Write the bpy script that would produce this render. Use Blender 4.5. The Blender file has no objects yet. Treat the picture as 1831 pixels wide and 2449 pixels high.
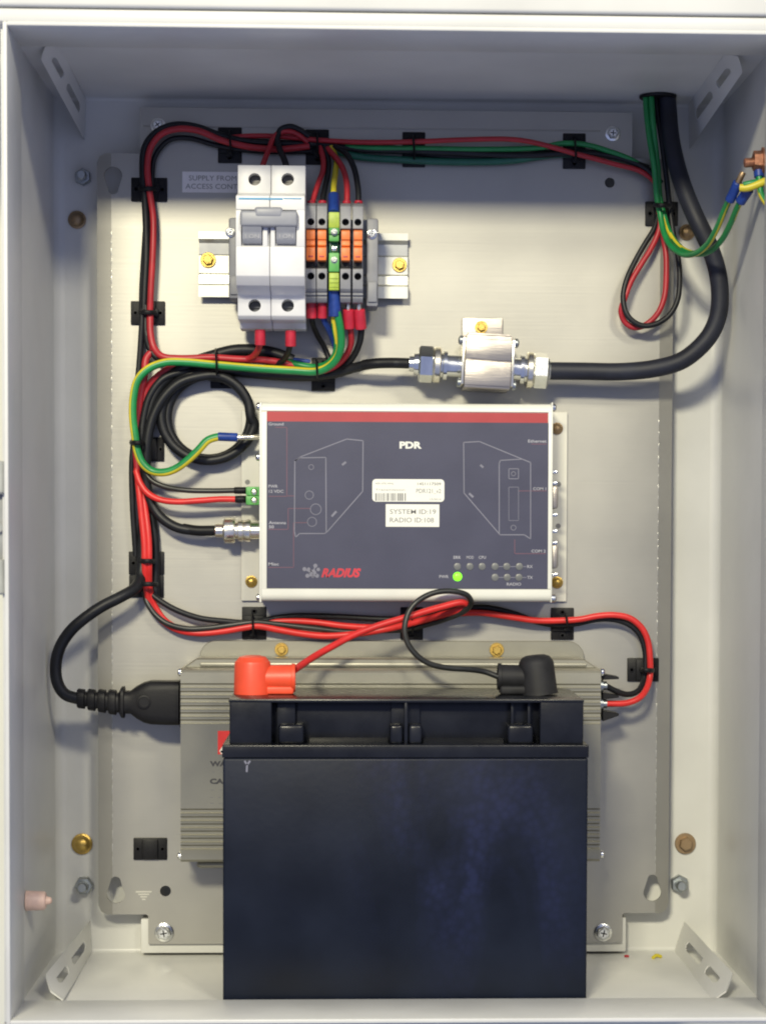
import bpy, bmesh, math, random
from mathutils import Vector, Matrix
random.seed(7)
R = math.radians
S = 0.001                      # everything below is written in millimetres
sc = bpy.context.scene
COL = sc.collection
PI = math.pi

# ------------------------------------------------------------------ camera
PW, PH = 1831, 2449
YAW, PIT, ROL, FL, OX, OY = 0.03713, -0.03836, 0.00386, 5128.1, 109.97, 246.08
CD = 1200.0
_r = Vector((math.cos(YAW), -math.sin(YAW), 0))
_f = Vector((math.sin(YAW) * math.cos(PIT), math.cos(YAW) * math.cos(PIT), math.sin(PIT)))
_u = _r.cross(_f)
_r, _u = _r * math.cos(ROL) + _u * math.sin(ROL), -_r * math.sin(ROL) + _u * math.cos(ROL)
cam = bpy.data.cameras.new('camera'); camo = bpy.data.objects.new('camera', cam); COL.objects.link(camo)
M = Matrix((( _r.x, _u.x, -_f.x, 0), (_r.y, _u.y, -_f.y, -CD * S), (_r.z, _u.z, -_f.z, 0), (0, 0, 0, 1)))
camo.matrix_world = M
cam.sensor_fit = 'VERTICAL'; cam.sensor_height = 24; cam.sensor_width = 18
cam.lens = FL / PH * 24
cam.shift_x = -OX / PH; cam.shift_y = OY / PH
cam.clip_start = 0.05; cam.clip_end = 50
sc.camera = camo
cam.dof.use_dof = True; cam.dof.focus_distance = 1.165; cam.dof.aperture_fstop = 8.0

# ------------------------------------------------------------------ world + lamps
w = bpy.data.worlds.new('World'); sc.world = w; w.use_nodes = True
bg = w.node_tree.nodes['Background']
bg.inputs[0].default_value = (0.50, 0.58, 0.96, 1); bg.inputs[1].default_value = 0.56

def lamp(name, loc, target, size, size_y, power, col):
    l = bpy.data.lights.new(name, 'AREA'); l.shape = 'RECTANGLE'; l.size = size; l.size_y = size_y
    l.energy = power; l.color = col
    o = bpy.data.objects.new(name, l); COL.objects.link(o)
    o.location = loc
    o.rotation_euler = (Vector(target) - Vector(loc)).to_track_quat('-Z', 'Y').to_euler()
    return o
lamp('ceiling_lamp', (-0.54, -2.46, 1.12), (0, 0, 0), 0.46, 0.20, 68, (1.0, 0.93, 0.69))
lamp('ceiling_lamp', (0.92, -2.30, 1.38), (0, 0, 0), 0.44, 0.22, 30, (1.0, 0.93, 0.72))

sc.view_settings.view_transform = 'Standard'; sc.view_settings.look = 'None'
sc.view_settings.exposure = 0; sc.view_settings.gamma = 1
sc.render.engine = 'CYCLES'
sc.render.film_transparent = False
try: sc.cycles.filter_width = 2.0
except Exception: pass

# ------------------------------------------------------------------ helpers
def Wd(px, py, d):
    """point of the place, in mm (x right, depth d towards the viewer from the plate, z up)"""
    v = _f + _r * ((px - PW / 2 - OX) / FL) - _u * ((py - PH / 2 - OY) / FL)
    t = (CD - d) / v.y
    return Vector((v.x * t, -d, v.z * t))
def wx(px, py, d): return Wd(px, py, d).x
def wz(px, py, d): return Wd(px, py, d).z
def V(x, d, z): return Vector((x, -d, z))

def mat(name, col, rough=0.5, metal=0.0, var=0.08, vscale=60, bump=0.0, bscale=900, coat=0.0, col2=None,
        stretch=None, rvar=0.08, emit=None, spec=0.5):
    m = bpy.data.materials.new(name); m.use_nodes = True
    nt = m.node_tree; n = nt.nodes; L = nt.links
    b = n['Principled BSDF']
    b.inputs['Metallic'].default_value = metal
    b.inputs['Coat Weight'].default_value = coat
    b.inputs['Coat Roughness'].default_value = 0.15
    b.inputs['Specular IOR Level'].default_value = spec
    tc = n.new('ShaderNodeTexCoord'); mp = n.new('ShaderNodeMapping')
    L.new(tc.outputs['Object'], mp.inputs[0])
    if stretch: mp.inputs['Scale'].default_value = stretch
    nz = n.new('ShaderNodeTexNoise'); nz.inputs['Scale'].default_value = vscale; nz.inputs['Detail'].default_value = 5
    L.new(mp.outputs[0], nz.inputs['Vector'])
    rp = n.new('ShaderNodeValToRGB'); L.new(nz.outputs['Fac'], rp.inputs[0])
    c2 = col2 if col2 else tuple(max(0, c * (1 - var * 1.6)) for c in col)
    c1 = col if col2 else tuple(min(1, c * (1 + var)) for c in col)
    rp.color_ramp.elements[0].position = 0.32; rp.color_ramp.elements[1].position = 0.7
    rp.color_ramp.elements[0].color = (*c2, 1); rp.color_ramp.elements[1].color = (*c1, 1)
    L.new(rp.outputs[0], b.inputs['Base Color'])
    mr = n.new('ShaderNodeMapRange'); L.new(nz.outputs['Fac'], mr.inputs[0])
    mr.inputs[3].default_value = max(0.03, rough - rvar); mr.inputs[4].default_value = min(1, rough + rvar)
    L.new(mr.outputs[0], b.inputs['Roughness'])
    if bump > 0:
        nb = n.new('ShaderNodeTexNoise'); nb.inputs['Scale'].default_value = bscale; nb.inputs['Detail'].default_value = 3
        L.new(mp.outputs[0], nb.inputs['Vector'])
        bp = n.new('ShaderNodeBump'); bp.inputs['Strength'].default_value = bump; bp.inputs['Distance'].default_value = 0.0004
        L.new(nb.outputs['Fac'], bp.inputs['Height']); L.new(bp.outputs[0], b.inputs['Normal'])
    if emit:
        b.inputs['Emission Color'].default_value = (*emit[:3], 1); b.inputs['Emission Strength'].default_value = emit[3]
    return m

MT = dict(
    paint=mat('cream_grey_paint', (0.63, 0.63, 0.60), 0.38, var=0.045, vscale=20, bump=0.10, bscale=700),
    hingegrey=mat('grey_cast_hinge', (0.36, 0.37, 0.35), 0.35, var=0.1, vscale=120, bump=0.1),
    wall=mat('cream_wall_paint', (0.74, 0.73, 0.62), 0.7, var=0.03, vscale=8, bump=0.2, bscale=200),
    black=mat('black_plastic', (0.009, 0.009, 0.011), 0.5, spec=0.25, var=0.2, bump=0.15),
    blackwire=mat('black_cable_jacket', (0.010, 0.011, 0.014), 0.45, spec=0.35, var=0.2, vscale=90, bump=0.12, bscale=500),
    feeder=mat('matt_navy_black_jacket', (0.011, 0.013, 0.024), 0.58, var=0.25, vscale=60, bump=0.2, bscale=400),
    greywire=mat('dull_black_wire_jacket', (0.022, 0.023, 0.022), 0.38, var=0.2, vscale=90),
    red=mat('red_wire_jacket', (0.42, 0.020, 0.030), 0.45, var=0.1, vscale=120),
    bred=mat('bright_red_wire_jacket', (0.64, 0.026, 0.024), 0.42, var=0.08, vscale=120),
    green=mat('green_wire_jacket', (0.012, 0.235, 0.062), 0.38, var=0.1, vscale=120),
    dgreen=mat('dark_green_wire_jacket', (0.01, 0.11, 0.07), 0.42, var=0.1, vscale=120),
    yellow=mat('yellow_wire_stripe', (0.62, 0.52, 0.03), 0.4, var=0.08, vscale=120),
    blue=mat('blue_vinyl', (0.012, 0.045, 0.25), 0.4, var=0.2, vscale=200),
    ferrule=mat('red_vinyl_ferrule', (0.50, 0.02, 0.045), 0.42, var=0.12, vscale=200),
    grey=mat('grey_polyamide', (0.23, 0.235, 0.26), 0.5, var=0.08, vscale=120, bump=0.1),
    dgrey=mat('dark_grey_polyamide', (0.12, 0.125, 0.145), 0.5, var=0.1, vscale=120, bump=0.1),
    toggle=mat('grey_toggle_plastic', (0.27, 0.28, 0.32), 0.42, var=0.06, vscale=120),
    orange=mat('orange_lever_plastic', (0.80, 0.20, 0.045), 0.45, var=0.08, vscale=150),
    lime=mat('yellow_green_plastic', (0.36, 0.48, 0.05), 0.45, var=0.15, vscale=200),
    tgreen=mat('terminal_green_plastic', (0.10, 0.38, 0.09), 0.45, var=0.12, vscale=200),
    mcb=mat('pale_breaker_plastic', (0.70, 0.70, 0.71), 0.42, var=0.03, vscale=60, bump=0.06),
    blueline=mat('pale_blue_print', (0.08, 0.30, 0.52), 0.5),
    case=mat('white_painted_extrusion', (0.76, 0.76, 0.69), 0.32, var=0.03, vscale=40, bump=0.04),
    flangewhite=mat('cream_white_flange', (0.62, 0.61, 0.55), 0.4, var=0.04, vscale=40, bump=0.05),
    navy=mat('navy_label_film', (0.046, 0.048, 0.088), 0.45, var=0.06, vscale=40, bump=0.08, bscale=1500),
    redband=mat('dull_red_print', (0.40, 0.040, 0.045), 0.45, var=0.05),
    lightprint=mat('pale_grey_print', (0.42, 0.42, 0.46), 0.5),
    dimprint=mat('dim_grey_print', (0.20, 0.20, 0.25), 0.5),
    redprint=mat('bright_red_print', (0.55, 0.03, 0.05), 0.5),
    dredprint=mat('dim_red_print', (0.14, 0.065, 0.10), 0.5),
    sticker=mat('white_sticker_paper', (0.82, 0.82, 0.74), 0.5, var=0.02),
    greysticker=mat('grey_lettering_tape', (0.78, 0.77, 0.78), 0.5, var=0.03, vscale=200),
    ink=mat('grey_ink', (0.22, 0.22, 0.22), 0.6),
    darkink=mat('dark_ink', (0.045, 0.045, 0.055), 0.6),
    unlit=mat('unlit_lamp_plastic', (0.15, 0.155, 0.155), 0.35),
    led=mat('lit_green_lamp', (0.1, 0.5, 0.03), 0.3, emit=(0.22, 0.95, 0.02, 1.6)),
    brass=mat('yellow_zinc_steel', (0.60, 0.41, 0.11), 0.34, metal=0.85, var=0.2, vscale=300, bump=0.2),
    copper=mat('tarnished_copper_zinc', (0.40, 0.28, 0.16), 0.42, metal=0.8, var=0.25, vscale=300, bump=0.25),
    chrome=mat('bright_zinc_steel', (0.78, 0.79, 0.78), 0.2, metal=1.0, var=0.06, vscale=200, bump=0.1),
    steel=mat('dull_zinc_steel', (0.42, 0.45, 0.46), 0.36, metal=0.9, var=0.15, vscale=200, bump=0.2),
    nickel=mat('nickel_plating', (0.86, 0.82, 0.70), 0.28, metal=1.0, var=0.08, vscale=200),
    dullscrew=mat('dull_terminal_screw', (0.16, 0.155, 0.15), 0.5, metal=0.5, var=0.3, vscale=400),
    redcopper=mat('reddish_copper', (0.34, 0.15, 0.09), 0.45, metal=0.6, var=0.25, vscale=300),
    railsteel=mat('zinc_passivated_rail', (0.60, 0.60, 0.55), 0.32, metal=0.7, var=0.06, vscale=60),
    alu=mat('brushed_aluminium', (0.42, 0.385, 0.35), 0.36, metal=0.8, var=0.06, vscale=60, bump=0.25, stretch=(0.12, 1, 3)),
    inverter=mat('champagne_anodised_aluminium', (0.31, 0.30, 0.25), 0.40, metal=0.55, var=0.05, vscale=30, bump=0.08),
    boot=mat('orange_red_rubber', (0.82, 0.085, 0.035), 0.42, var=0.08, vscale=80, bump=0.08),
    bboot=mat('black_rubber', (0.016, 0.016, 0.018), 0.6, spec=0.3, var=0.25, vscale=120, bump=0.15),
    batt=mat('black_abs_lid', (0.008, 0.009, 0.013), 0.28, spec=0.35, var=0.3, vscale=50, bump=0.10, bscale=400),
    hole=mat('dark_cavity', (0.015, 0.015, 0.018), 0.7),
    peach=mat('peach_plastic', (0.74, 0.52, 0.42), 0.45, var=0.1, vscale=200),
    seam=mat('dark_seam', (0.10, 0.10, 0.11), 0.6),
)
def plate_mat():
    m = mat('galvanised_sheet', (0.39, 0.38, 0.345), 0.46, metal=0.84, var=0.04, vscale=22, rvar=0.035)
    nt = m.node_tree; n = nt.nodes; L = nt.links; b = n['Principled BSDF']
    tc = n.new('ShaderNodeTexCoord')
    mp = n.new('ShaderNodeMapping'); mp.inputs['Scale'].default_value = (9, 1, 900); L.new(tc.outputs['Object'], mp.inputs[0])
    nb = n.new('ShaderNodeTexNoise'); nb.inputs['Scale'].default_value = 1.0; nb.inputs['Detail'].default_value = 4
    L.new(mp.outputs[0], nb.inputs['Vector'])
    mp2 = n.new('ShaderNodeMapping'); mp2.inputs['Scale'].default_value = (60, 1, 160); L.new(tc.outputs['Object'], mp2.inputs[0])
    n2 = n.new('ShaderNodeTexNoise'); n2.inputs['Scale'].default_value = 1.0; n2.inputs['Detail'].default_value = 6
    n2.inputs['Roughness'].default_value = 0.7
    L.new(mp2.outputs[0], n2.inputs['Vector'])
    ad = n.new('ShaderNodeMath'); ad.operation = 'ADD'; L.new(nb.outputs['Fac'], ad.inputs[0]); L.new(n2.outputs['Fac'], ad.inputs[1])
    bp = n.new('ShaderNodeBump'); bp.inputs['Strength'].default_value = 0.075; bp.inputs['Distance'].default_value = 0.0003
    L.new(ad.outputs[0], bp.inputs['Height']); L.new(bp.outputs[0], b.inputs['Normal'])
    return m
MT['plate'] = plate_mat()
def battery_mat():
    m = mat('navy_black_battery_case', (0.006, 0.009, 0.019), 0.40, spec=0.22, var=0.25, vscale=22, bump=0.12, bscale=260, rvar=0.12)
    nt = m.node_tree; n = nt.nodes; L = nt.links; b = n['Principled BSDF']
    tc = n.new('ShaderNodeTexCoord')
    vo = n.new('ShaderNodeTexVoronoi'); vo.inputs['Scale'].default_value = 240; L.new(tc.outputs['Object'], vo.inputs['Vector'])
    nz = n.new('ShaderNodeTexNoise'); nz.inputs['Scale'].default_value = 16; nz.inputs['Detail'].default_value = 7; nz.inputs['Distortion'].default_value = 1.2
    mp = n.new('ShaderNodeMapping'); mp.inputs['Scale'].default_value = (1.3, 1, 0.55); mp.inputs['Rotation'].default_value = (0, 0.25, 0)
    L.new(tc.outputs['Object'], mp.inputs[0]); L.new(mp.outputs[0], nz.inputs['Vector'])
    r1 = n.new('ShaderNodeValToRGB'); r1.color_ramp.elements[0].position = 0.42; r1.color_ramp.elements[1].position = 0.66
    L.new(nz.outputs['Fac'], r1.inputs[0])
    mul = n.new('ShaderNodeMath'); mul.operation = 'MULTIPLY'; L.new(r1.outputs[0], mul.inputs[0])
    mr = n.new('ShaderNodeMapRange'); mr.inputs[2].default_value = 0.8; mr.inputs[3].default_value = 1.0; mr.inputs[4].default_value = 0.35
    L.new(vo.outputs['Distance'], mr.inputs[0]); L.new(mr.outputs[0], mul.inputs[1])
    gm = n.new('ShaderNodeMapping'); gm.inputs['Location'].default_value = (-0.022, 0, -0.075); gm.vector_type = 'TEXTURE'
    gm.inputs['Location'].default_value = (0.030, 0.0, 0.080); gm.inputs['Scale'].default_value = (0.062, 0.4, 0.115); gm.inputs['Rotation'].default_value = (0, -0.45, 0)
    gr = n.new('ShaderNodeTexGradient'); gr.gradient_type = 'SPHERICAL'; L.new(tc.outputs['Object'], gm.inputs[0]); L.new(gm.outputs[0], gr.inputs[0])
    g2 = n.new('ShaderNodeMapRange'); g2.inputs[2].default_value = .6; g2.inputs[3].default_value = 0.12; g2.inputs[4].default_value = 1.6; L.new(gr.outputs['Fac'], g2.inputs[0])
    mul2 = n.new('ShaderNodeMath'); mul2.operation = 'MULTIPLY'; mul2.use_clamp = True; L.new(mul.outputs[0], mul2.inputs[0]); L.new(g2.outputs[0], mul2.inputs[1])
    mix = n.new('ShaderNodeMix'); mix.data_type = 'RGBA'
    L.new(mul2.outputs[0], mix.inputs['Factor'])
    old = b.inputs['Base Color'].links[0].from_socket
    L.new(old, mix.inputs['A']); mix.inputs['B'].default_value = (0.012, 0.016, 0.045, 1)  # mottled blue patch right of centre: a bumpy reflection painted into the case colour
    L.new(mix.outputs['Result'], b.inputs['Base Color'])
    return m
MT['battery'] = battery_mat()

# bmesh builders ----------------------------------------------------
def bevel(bm, edges, r, seg=2):
    if r > 0: bmesh.ops.bevel(bm, geom=list(edges), offset=r, segments=seg, affect='EDGES', profile=0.5, clamp_overlap=True)
def box(bm, x0, x1, d0, d1, z0, z1, r=0.0, seg=2, mi=0):
    t = bmesh.new()
    bmesh.ops.create_cube(t, size=1)
    for v in t.verts:
        v.co = Vector(((x0 + x1) / 2 + v.co.x * (x1 - x0), -(d0 + d1) / 2 + v.co.y * abs(d1 - d0), (z0 + z1) / 2 + v.co.z * (z1 - z0)))
    bevel(t, t.edges, min(r, abs(x1 - x0) * .45, abs(d1 - d0) * .45, abs(z1 - z0) * .45), seg)
    merge(bm, t, mi)
def merge(bm, t, mi=0):
    bmesh.ops.recalc_face_normals(t, faces=t.faces)
    mp = {}
    for v in t.verts: mp[v] = bm.verts.new(v.co)
    for f in t.faces:
        try: nf = bm.faces.new([mp[v] for v in f.verts]); nf.material_index = mi if mi else f.material_index
        except ValueError: pass
    t.free()
def bpx(bm, x0, y0, x1, y1, df, db, r=0.0, seg=2, mi=0):
    xm, ym = (x0 + x1) / 2, (y0 + y1) / 2
    box(bm, wx(x0, ym, df), wx(x1, ym, df), db, df, wz(xm, y1, df), wz(xm, y0, df), r, seg, mi)
def frame(a):
    a = a.normalized()
    h = Vector((0, 1, 0)) if abs(a.y) < 0.9 else Vector((1, 0, 0))
    u = a.cross(h).normalized(); return a, u, a.cross(u).normalized()
def lathe(bm, p0, ax, prof, seg=20, rot=0.0, mi=0):
    """prof: list of (t along axis, radius)"""
    a, u, v = frame(ax); t = bmesh.new(); rings = []
    for (k, r) in prof:
        rings.append([t.verts.new(p0 + a * k + (u * math.cos(2 * PI * i / seg + rot) + v * math.sin(2 * PI * i / seg + rot)) * max(r, 0.01)) for i in range(seg)])
    for A, B in zip(rings, rings[1:]):
        for i in range(seg): t.faces.new((A[i], A[(i + 1) % seg], B[(i + 1) % seg], B[i]))
    t.faces.new(rings[0]); t.faces.new(rings[-1])
    merge(bm, t, mi)
def cyl(bm, p0, p1, r, seg=20, b=0.0, rot=0.0, mi=0):
    L = (p1 - p0).length
    pr = [(0, r - b), (b, r), (L - b, r), (L, r - b)] if b > 0 else [(0, r), (L, r)]
    lathe(bm, p0, p1 - p0, pr, seg, rot, mi)
def extr(bm, prof, x0, x1, r=0.0, mi=0):
    """prof: list of (z, d) closed outline, swept along x"""
    t = bmesh.new()
    A = [t.verts.new(V(x0, d, z)) for z, d in prof]
    f = t.faces.new(A)
    g = bmesh.ops.extrude_face_region(t, geom=[f])
    for e in g['geom']:
        if isinstance(e, bmesh.types.BMVert): e.co.x = x1
    bmesh.ops.recalc_face_normals(t, faces=t.faces)
    if r > 0: bevel(t, [e for e in t.edges if e.calc_face_angle(0) > 0.4], r, 2)
    merge(bm, t, mi)
def poly(bm, pts, thick, mi=0, r=0.0):
    """pts: 3D outline (mm); extruded towards the plate (+Y) by thick"""
    t = bmesh.new(); f = t.faces.new([t.verts.new(p) for p in pts])
    g = bmesh.ops.extrude_face_region(t, geom=[f])
    for e in g['geom']:
        if isinstance(e, bmesh.types.BMVert): e.co.y += thick
    bmesh.ops.recalc_face_normals(t, faces=t.faces)
    if r > 0: bevel(t, t.edges, r, 1)
    merge(bm, t, mi)
def smooth_path(P, n=6):
    if len(P) < 3: return P
    Q = [P[0] * 2 - P[1]] + P + [P[-1] * 2 - P[-2]]; out = []
    for i in range(1, len(Q) - 2):
        p0, p1, p2, p3 = Q[i - 1:i + 3]
        t0 = 0; t1 = t0 + max((p1 - p0).length, .1) ** .5; t2 = t1 + max((p2 - p1).length, .1) ** .5; t3 = t2 + max((p3 - p2).length, .1) ** .5
        for k in range(n):
            t = t1 + (t2 - t1) * k / n
            A1 = p0 * ((t1 - t) / (t1 - t0)) + p1 * ((t - t0) / (t1 - t0))
            A2 = p1 * ((t2 - t) / (t2 - t1)) + p2 * ((t - t1) / (t2 - t1))
            A3 = p2 * ((t3 - t) / (t3 - t2)) + p3 * ((t - t2) / (t3 - t2))
            B1 = A1 * ((t2 - t) / (t2 - t0)) + A2 * ((t - t0) / (t2 - t0))
            B2 = A2 * ((t3 - t) / (t3 - t1)) + A3 * ((t - t1) / (t3 - t1))
            out.append(B1 * ((t2 - t) / (t2 - t1)) + B2 * ((t - t1) / (t2 - t1)))
    out.append(P[-1]); return out
def tube(bm, P, r, seg=14, flat=1.0, stripe=0, twist=0.0, phase=0.0, n=6, raw=False):
    P = P if raw else smooth_path(P, n)
    a = (P[1] - P[0]).normalized(); _, u, _ = frame(a); rings = []; L = 0
    N = len(P)
    for i, p in enumerate(P):
        b = (P[min(i + 1, N - 1)] - P[max(i - 1, 0)])
        b = b.normalized() if b.length > 1e-6 else a
        u = (u - b * u.dot(b)).normalized(); v = b.cross(u)
        if i: L += (P[i] - P[i - 1]).length
        rr = r[0] + (r[1] - r[0]) * i / (N - 1) if isinstance(r, tuple) else r
        rings.append([bm.verts.new(p + u * rr * math.cos(2 * PI * k / seg) + v * rr * flat * math.sin(2 * PI * k / seg)) for k in range(seg)])
    L = 0
    for j, (A, B) in enumerate(zip(rings, rings[1:])):
        L += (P[j + 1] - P[j]).length
        for i in range(seg):
            f = bm.faces.new((A[i], B[i], B[(i + 1) % seg], A[(i + 1) % seg]))
            if stripe:
                k = (i / seg + phase + L * twist) % 1.0
                if k < stripe: f.material_index = 1
    bm.faces.new(rings[0][::-1]); bm.faces.new(rings[-1])

# object builders ---------------------------------------------------
ORG = {}
def mesh_from(name, bm, mats, org=Vector((0, 0, 0)), ang=38):
    bmesh.ops.recalc_face_normals(bm, faces=bm.faces)
    for v in bm.verts: v.co = (v.co - org) * S
    me = bpy.data.meshes.new(name); bm.to_mesh(me); bm.free()
    for m in (mats if isinstance(mats, (list, tuple)) else [mats]): me.materials.append(m)
    me.shade_smooth(); me.set_sharp_from_angle(angle=R(ang))
    return me
def thing(name, label, cat, org, group=None):
    o = bpy.data.objects.new(name, None); COL.objects.link(o); o.empty_display_size = 0.01
    o.location = org * S; ORG[o.name] = org.copy(); o['label'] = label; o['category'] = cat
    if group: o['group'] = group
    return o
def part(name, bm, mats, parent, label=None, ang=38, kind=None):
    org = ORG[parent.name]
    o = bpy.data.objects.new(name, mesh_from(name, bm, mats, org, ang)); COL.objects.link(o); o.parent = parent
    ORG[o.name] = org
    if label: o['label'] = label
    if kind: o['kind'] = kind
    return o
def solo(name, bm, mats, label, cat, group=None, kind=None, ang=38):
    c = Vector((0, 0, 0))
    for v in bm.verts: c += v.co
    c /= max(1, len(bm.verts))
    o = bpy.data.objects.new(name, mesh_from(name, bm, mats, c, ang)); COL.objects.link(o); o.location = c * S
    ORG[o.name] = c
    if kind: o['kind'] = kind
    if label: o['label'] = label; o['category'] = cat
    if group: o['group'] = group
    return o
def cut(o, cbm):
    """carve the cutter's shape out of o (both in mm, world)"""
    org = ORG[o.name]
    c = bpy.data.objects.new('cutter', mesh_from('cutter', cbm, MT['hole'], org)); COL.objects.link(c)
    c.location = org * S
    m = o.modifiers.new('b', 'BOOLEAN'); m.operation = 'DIFFERENCE'; m.object = c; m.solver = 'EXACT'
    bpy.context.view_layer.update()
    dg = bpy.context.evaluated_depsgraph_get()
    me = bpy.data.meshes.new_from_object(o.evaluated_get(dg))
    o.modifiers.remove(m); o.data = me
    me.shade_smooth(); me.set_sharp_from_angle(angle=R(38))
    cm = c.data; bpy.data.objects.remove(c); bpy.data.meshes.remove(cm)

def text(s, x0, y0, x1, y1, d, mt, parent, name='lettering', shear=0.0, bold=0.0):
    cu = bpy.data.curves.new('t', 'FONT'); cu.body = s; cu.shear = shear; cu.offset = bold; cu.resolution_u = 3
    to = bpy.data.objects.new('t', cu); COL.objects.link(to); bpy.context.view_layer.update()
    me0 = bpy.data.meshes.new_from_object(to.evaluated_get(bpy.context.evaluated_depsgraph_get()))
    bpy.data.objects.remove(to); bpy.data.curves.remove(cu)
    xs = [v.co.x for v in me0.vertices]; ys = [v.co.y for v in me0.vertices]
    a, b, c, e = min(xs), max(xs), min(ys), max(ys)
    xm, ym = (x0 + x1) / 2, (y0 + y1) / 2
    X0, X1, Z0, Z1 = wx(x0, ym, d), wx(x1, ym, d), wz(xm, y1, d), wz(xm, y0, d)
    bm = bmesh.new(); bm.from_mesh(me0); bpy.data.meshes.remove(me0)
    for v in bm.verts:
        v.co = V(X0 + (v.co.x - a) / (b - a) * (X1 - X0), d, Z0 + (v.co.y - c) / (e - c) * (Z1 - Z0))
    org = ORG[parent.name]
    for v in bm.verts: v.co = (v.co - org) * S
    me = bpy.data.meshes.new(name); bm.to_mesh(me); bm.free(); me.materials.append(mt)
    o = bpy.data.objects.new(name, me); COL.objects.link(o); o.parent = parent; ORG[o.name] = org
    return o
def lines(bm, segs, wpx, d, h=0.05):
    """flat printed strokes between pixels, on depth d"""
    for (a, b) in segs:
        A, B = Wd(a[0], a[1], d), Wd(b[0], b[1], d); t = (B - A).normalized(); n = Vector((t.z, 0, -t.x)) * wpx / 4.3 / 2
        poly(bm, [A + n - t * 0.05, B + n + t * 0.05, B - n + t * 0.05, A - n - t * 0.05], h)

# bolts: one mesh per kind, shared
def bolt_mesh(kind, mt):
    bm = bmesh.new(); o = Vector((0, 0, 0)); f = Vector((0, -1, 0))
    if kind == 'hex':       # washer, hexagon head
        lathe(bm, o, f, [(0, 1.32), (0.25, 1.32), (0.3, 1.26)], 24)
        lathe(bm, o + f * 0.28, f, [(0, 0.88), (0.62, 0.88), (0.74, 0.76)], 6)
        lathe(bm, o + f * 0.9, f, [(0, 0.6), (0.2, 0.56)], 18)
    elif kind == 'dome':    # flanged dome
        lathe(bm, o, f, [(0, 1.25), (0.2, 1.25), (0.3, 1.0), (0.6, 0.9), (0.9, 0.62), (1.02, 0.2)], 24)
    elif kind == 'phillips':
        lathe(bm, o, f, [(0, 1.3), (0.18, 1.3), (0.24, 1.2)], 24)
        lathe(bm, o + f * 0.22, f, [(0, 1.0), (0.4, 1.0), (0.6, 0.85)], 6)
        lathe(bm, o + f * 0.8, f, [(0, 0.72), (0.12, 0.6)], 18)
        for a in (0.4, 0.4 + PI / 2):
            t = bmesh.new(); bmesh.ops.create_cube(t, size=1)
            for v in t.verts:
                x, y, z = v.co.x * 0.95, v.co.y * 0.08, v.co.z * 0.16
                v.co = Vector((x * math.cos(a) - z * math.sin(a), -0.93 + y, x * math.sin(a) + z * math.cos(a)))
            merge(bm, t, 1)
    elif kind == 'stud':    # standing nut with threaded end
        lathe(bm, o, f, [(0, 1.25), (1.0, 1.25), (1.15, 1.1)], 6)
        lathe(bm, o + f * 1.1, f, [(0, 0.72), (1.6, 0.72), (1.8, 0.55)], 18)
    me = mesh_from('bolt', bm, [mt, MT['hole']])
    for v in me.vertices: v.co /= S
    return me
BM = {}
def bolt(parent, px, py, d, rpx, kind='hex', mt='brass', rot=None, name='bolt'):
    k = (kind, mt)
    if k not in BM: BM[k] = bolt_mesh(kind, MT[mt])
    o = bpy.data.objects.new(name, BM[k]); COL.objects.link(o); o.parent = parent
    s = rpx / 1.3 / (FL / (CD - d))
    o.location = (Wd(px, py, d) - ORG[parent.name]) * S
    o.scale = (s * S,) * 3
    o.rotation_euler = (0, random.uniform(0, PI) if rot is None else rot, 0)
    return o

# ================================================================== THE SETTING
bm = bmesh.new(); box(bm, -1500, 1500, -60, -24, -1300, 1500)
solo('wall', bm, MT['wall'], None, None, kind='structure')

# ================================================================== ENCLOSURE
XL, XR, ZT, ZB = -163.0, 208.0, 240.0, -236.5
DF = 165.0
enc = thing('metal_enclosure', 'open cream steel wall cabinet holding all the wired equipment, its door off', 'enclosure', V(22, -15, ZB))
bm = bmesh.new(); box(bm, XL - 4, XR + 4, -16.6, -15, ZB - 4, ZT + 4); part('back_panel', bm, MT['paint'], enc)
# side, top and bottom panels with rounded inner corners towards the back
def corner_panel(side):
    bm = bmesh.new()
    if side in ('l', 'r'):
        s = -1 if side == 'l' else 1; X = XL - 2.4 if s < 0 else XR + 2.4
        t = bmesh.new(); pr = [(X, 158), (X, -9)] + [(X - s * 6 * (1 - math.cos(a)), -9 - 6 * math.sin(a)) for a in [PI / 2 * k / 6 for k in range(1, 7)]]
        pr += [(X - s * 6, -15.5), (X + s * 1.6, -15.5), (X + s * 1.6, 158)]
        f = t.faces.new([t.verts.new(V(x, d, ZB - 3)) for x, d in pr])
        g = bmesh.ops.extrude_face_region(t, geom=[f])
        for e in g['geom']:
            if isinstance(e, bmesh.types.BMVert): e.co.z = ZT + 3
        merge(bm, t)
        part('side_panel', bm, MT['paint'], enc)
    else:
        s = 1 if side == 't' else -1; Z = ZT + 2.4 if s > 0 else ZB - 2.4
        pr = [(Z, 158), (Z, -13)] + [(Z - s * 2 * (1 - math.cos(a)), -13 - 2 * math.sin(a)) for a in (PI / 6, PI / 3, PI / 2)] + [(Z - s * 2, -15.6), (Z + s * 1.6, -15.6), (Z + s * 1.6, 158)]
        extr(bm, pr, XL - 3.9, XR + 3.9)
        part('top_panel' if s > 0 else 'bottom_panel', bm, MT['paint'], enc)
for s in 'lrtb': corner_panel(s)
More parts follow.
